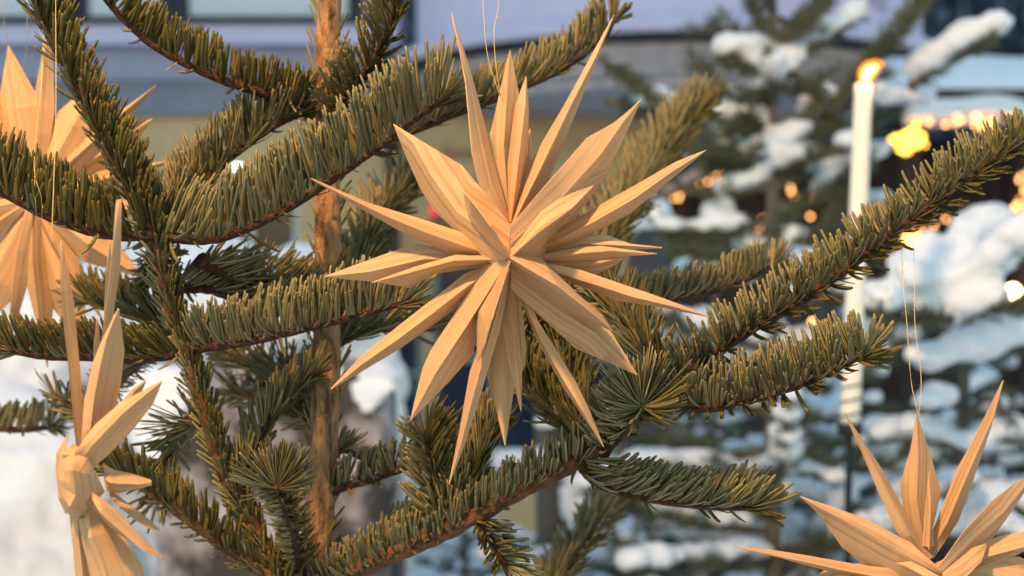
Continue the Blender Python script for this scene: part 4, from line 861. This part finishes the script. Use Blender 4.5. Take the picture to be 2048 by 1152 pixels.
m, n_, b_, o_ = mat('flame_veil'); em = N(n_, 'ShaderNodeEmission', Color=(1, .27, .02, 1), Strength=.42); tp = N(n_, 'ShaderNodeBsdfTransparent'); ms_ = N(n_, 'ShaderNodeMixShader'); ms_.inputs[0].default_value = .62
n_.links.new(tp.outputs[0], ms_.inputs[1]); n_.links.new(em.outputs[0], ms_.inputs[2]); n_.links.new(ms_.outputs[0], o_.inputs['Surface'])
vp = [tip + Vector(v) for v in ((.001, 0, -.001), (.002, 0, .006), (.004, 0, .0125), (.0085, 0, .0185), (.0155, 0, .0225), (.023, 0, .025))]
v_ = MB().tube(vp, [.003, .0085, .0105, .0098, .0066, .001], 14).build('flame_veil', m, None, True); adopt(core, v_)
ld = bpy.data.lights.new('flame_light', 'POINT'); ld.energy = .1; ld.color = (1, .42, .1); ld.shadow_soft_size = .012
lo = bpy.data.objects.new('flame_light', ld); COL.objects.link(lo); lo.location = tip + Vector((.006, -.012, .022)); adopt_loc(cd, lo)
hold = empty('candle_stake', tuple(px(1697, 1100, CDD))); tag(hold, 'thin black garden stake with a wire spiral holding the candle', 'stake')
hold.location = (px(1697, 1100, CDD)[0], CDD, 0)
sp = []; 
for i in range(120):
    t = i / 119; c = ax0 * (1 - (t * .145 - .0)) + ax1 * (t * .145); a = t * 2 * math.pi * 3.5; sp.append((c[0] + .0128 * math.cos(a), c[1] + .0128 * math.sin(a), c[2]))
MB().tube(sp, .0011, 6).build('spiral', CABLE, hold, True)
MB().tube([tuple(ax0 + np.array((0, 0, .001))), tuple(ax0 - np.array((0, 0, .012)))], .0145, 20).build('cup', CABLE, hold, True)
MB().tube([tuple(ax0 - np.array((0, 0, .011))), tuple(px(1696, 1000, CDD)), (px(1694, 1000, CDD)[0], CDD, 0.0)], .0042, 10).build('rod', CABLE, hold, True)

# ------------------------------------------------------------------ street lantern up behind the camera that lights the tree
lx, ly, lz = -.48, -.05, 2.65
ln = empty('street_lantern', (lx - .5, ly, 0)); tag(ln, 'black street lantern with a warm bulb under an enamel shade', 'lamp')
MB().tube([(lx - .5, ly, 0), (lx - .5, ly, lz + .2), (lx - .42, ly, lz + .42), (lx - .2, ly, lz + .5), (lx, ly, lz + .42), (lx, ly, lz + .22)], [.045, .035, .03, .025, .022, .02], 12).build('post', LEAD, ln, True)
sh_ = MB().ring(lx, ly, [(.03, lz + .24), (.08, lz + .2), (.17, lz + .1), (.2, lz + .06), (.195, lz + .055), (.165, lz + .09), (.075, lz + .19), (.0, lz + .2)], 0, 360, 40); sh_.build('lamp_shade', LEAD, ln, True)
MB().ico((lx, ly, lz + .06), .05).build('bulb', glow('lantern_bulb', (1, .62, .27), 10), ln, True)
ld = bpy.data.lights.new('lantern_light', 'POINT'); ld.energy = LAMP_POWER; ld.color = (1, .60, .29); ld.shadow_soft_size = .05
lo = bpy.data.objects.new('lantern_light', ld); COL.objects.link(lo); lo.location = (lx, ly, lz - .03); adopt_loc(ln, lo)
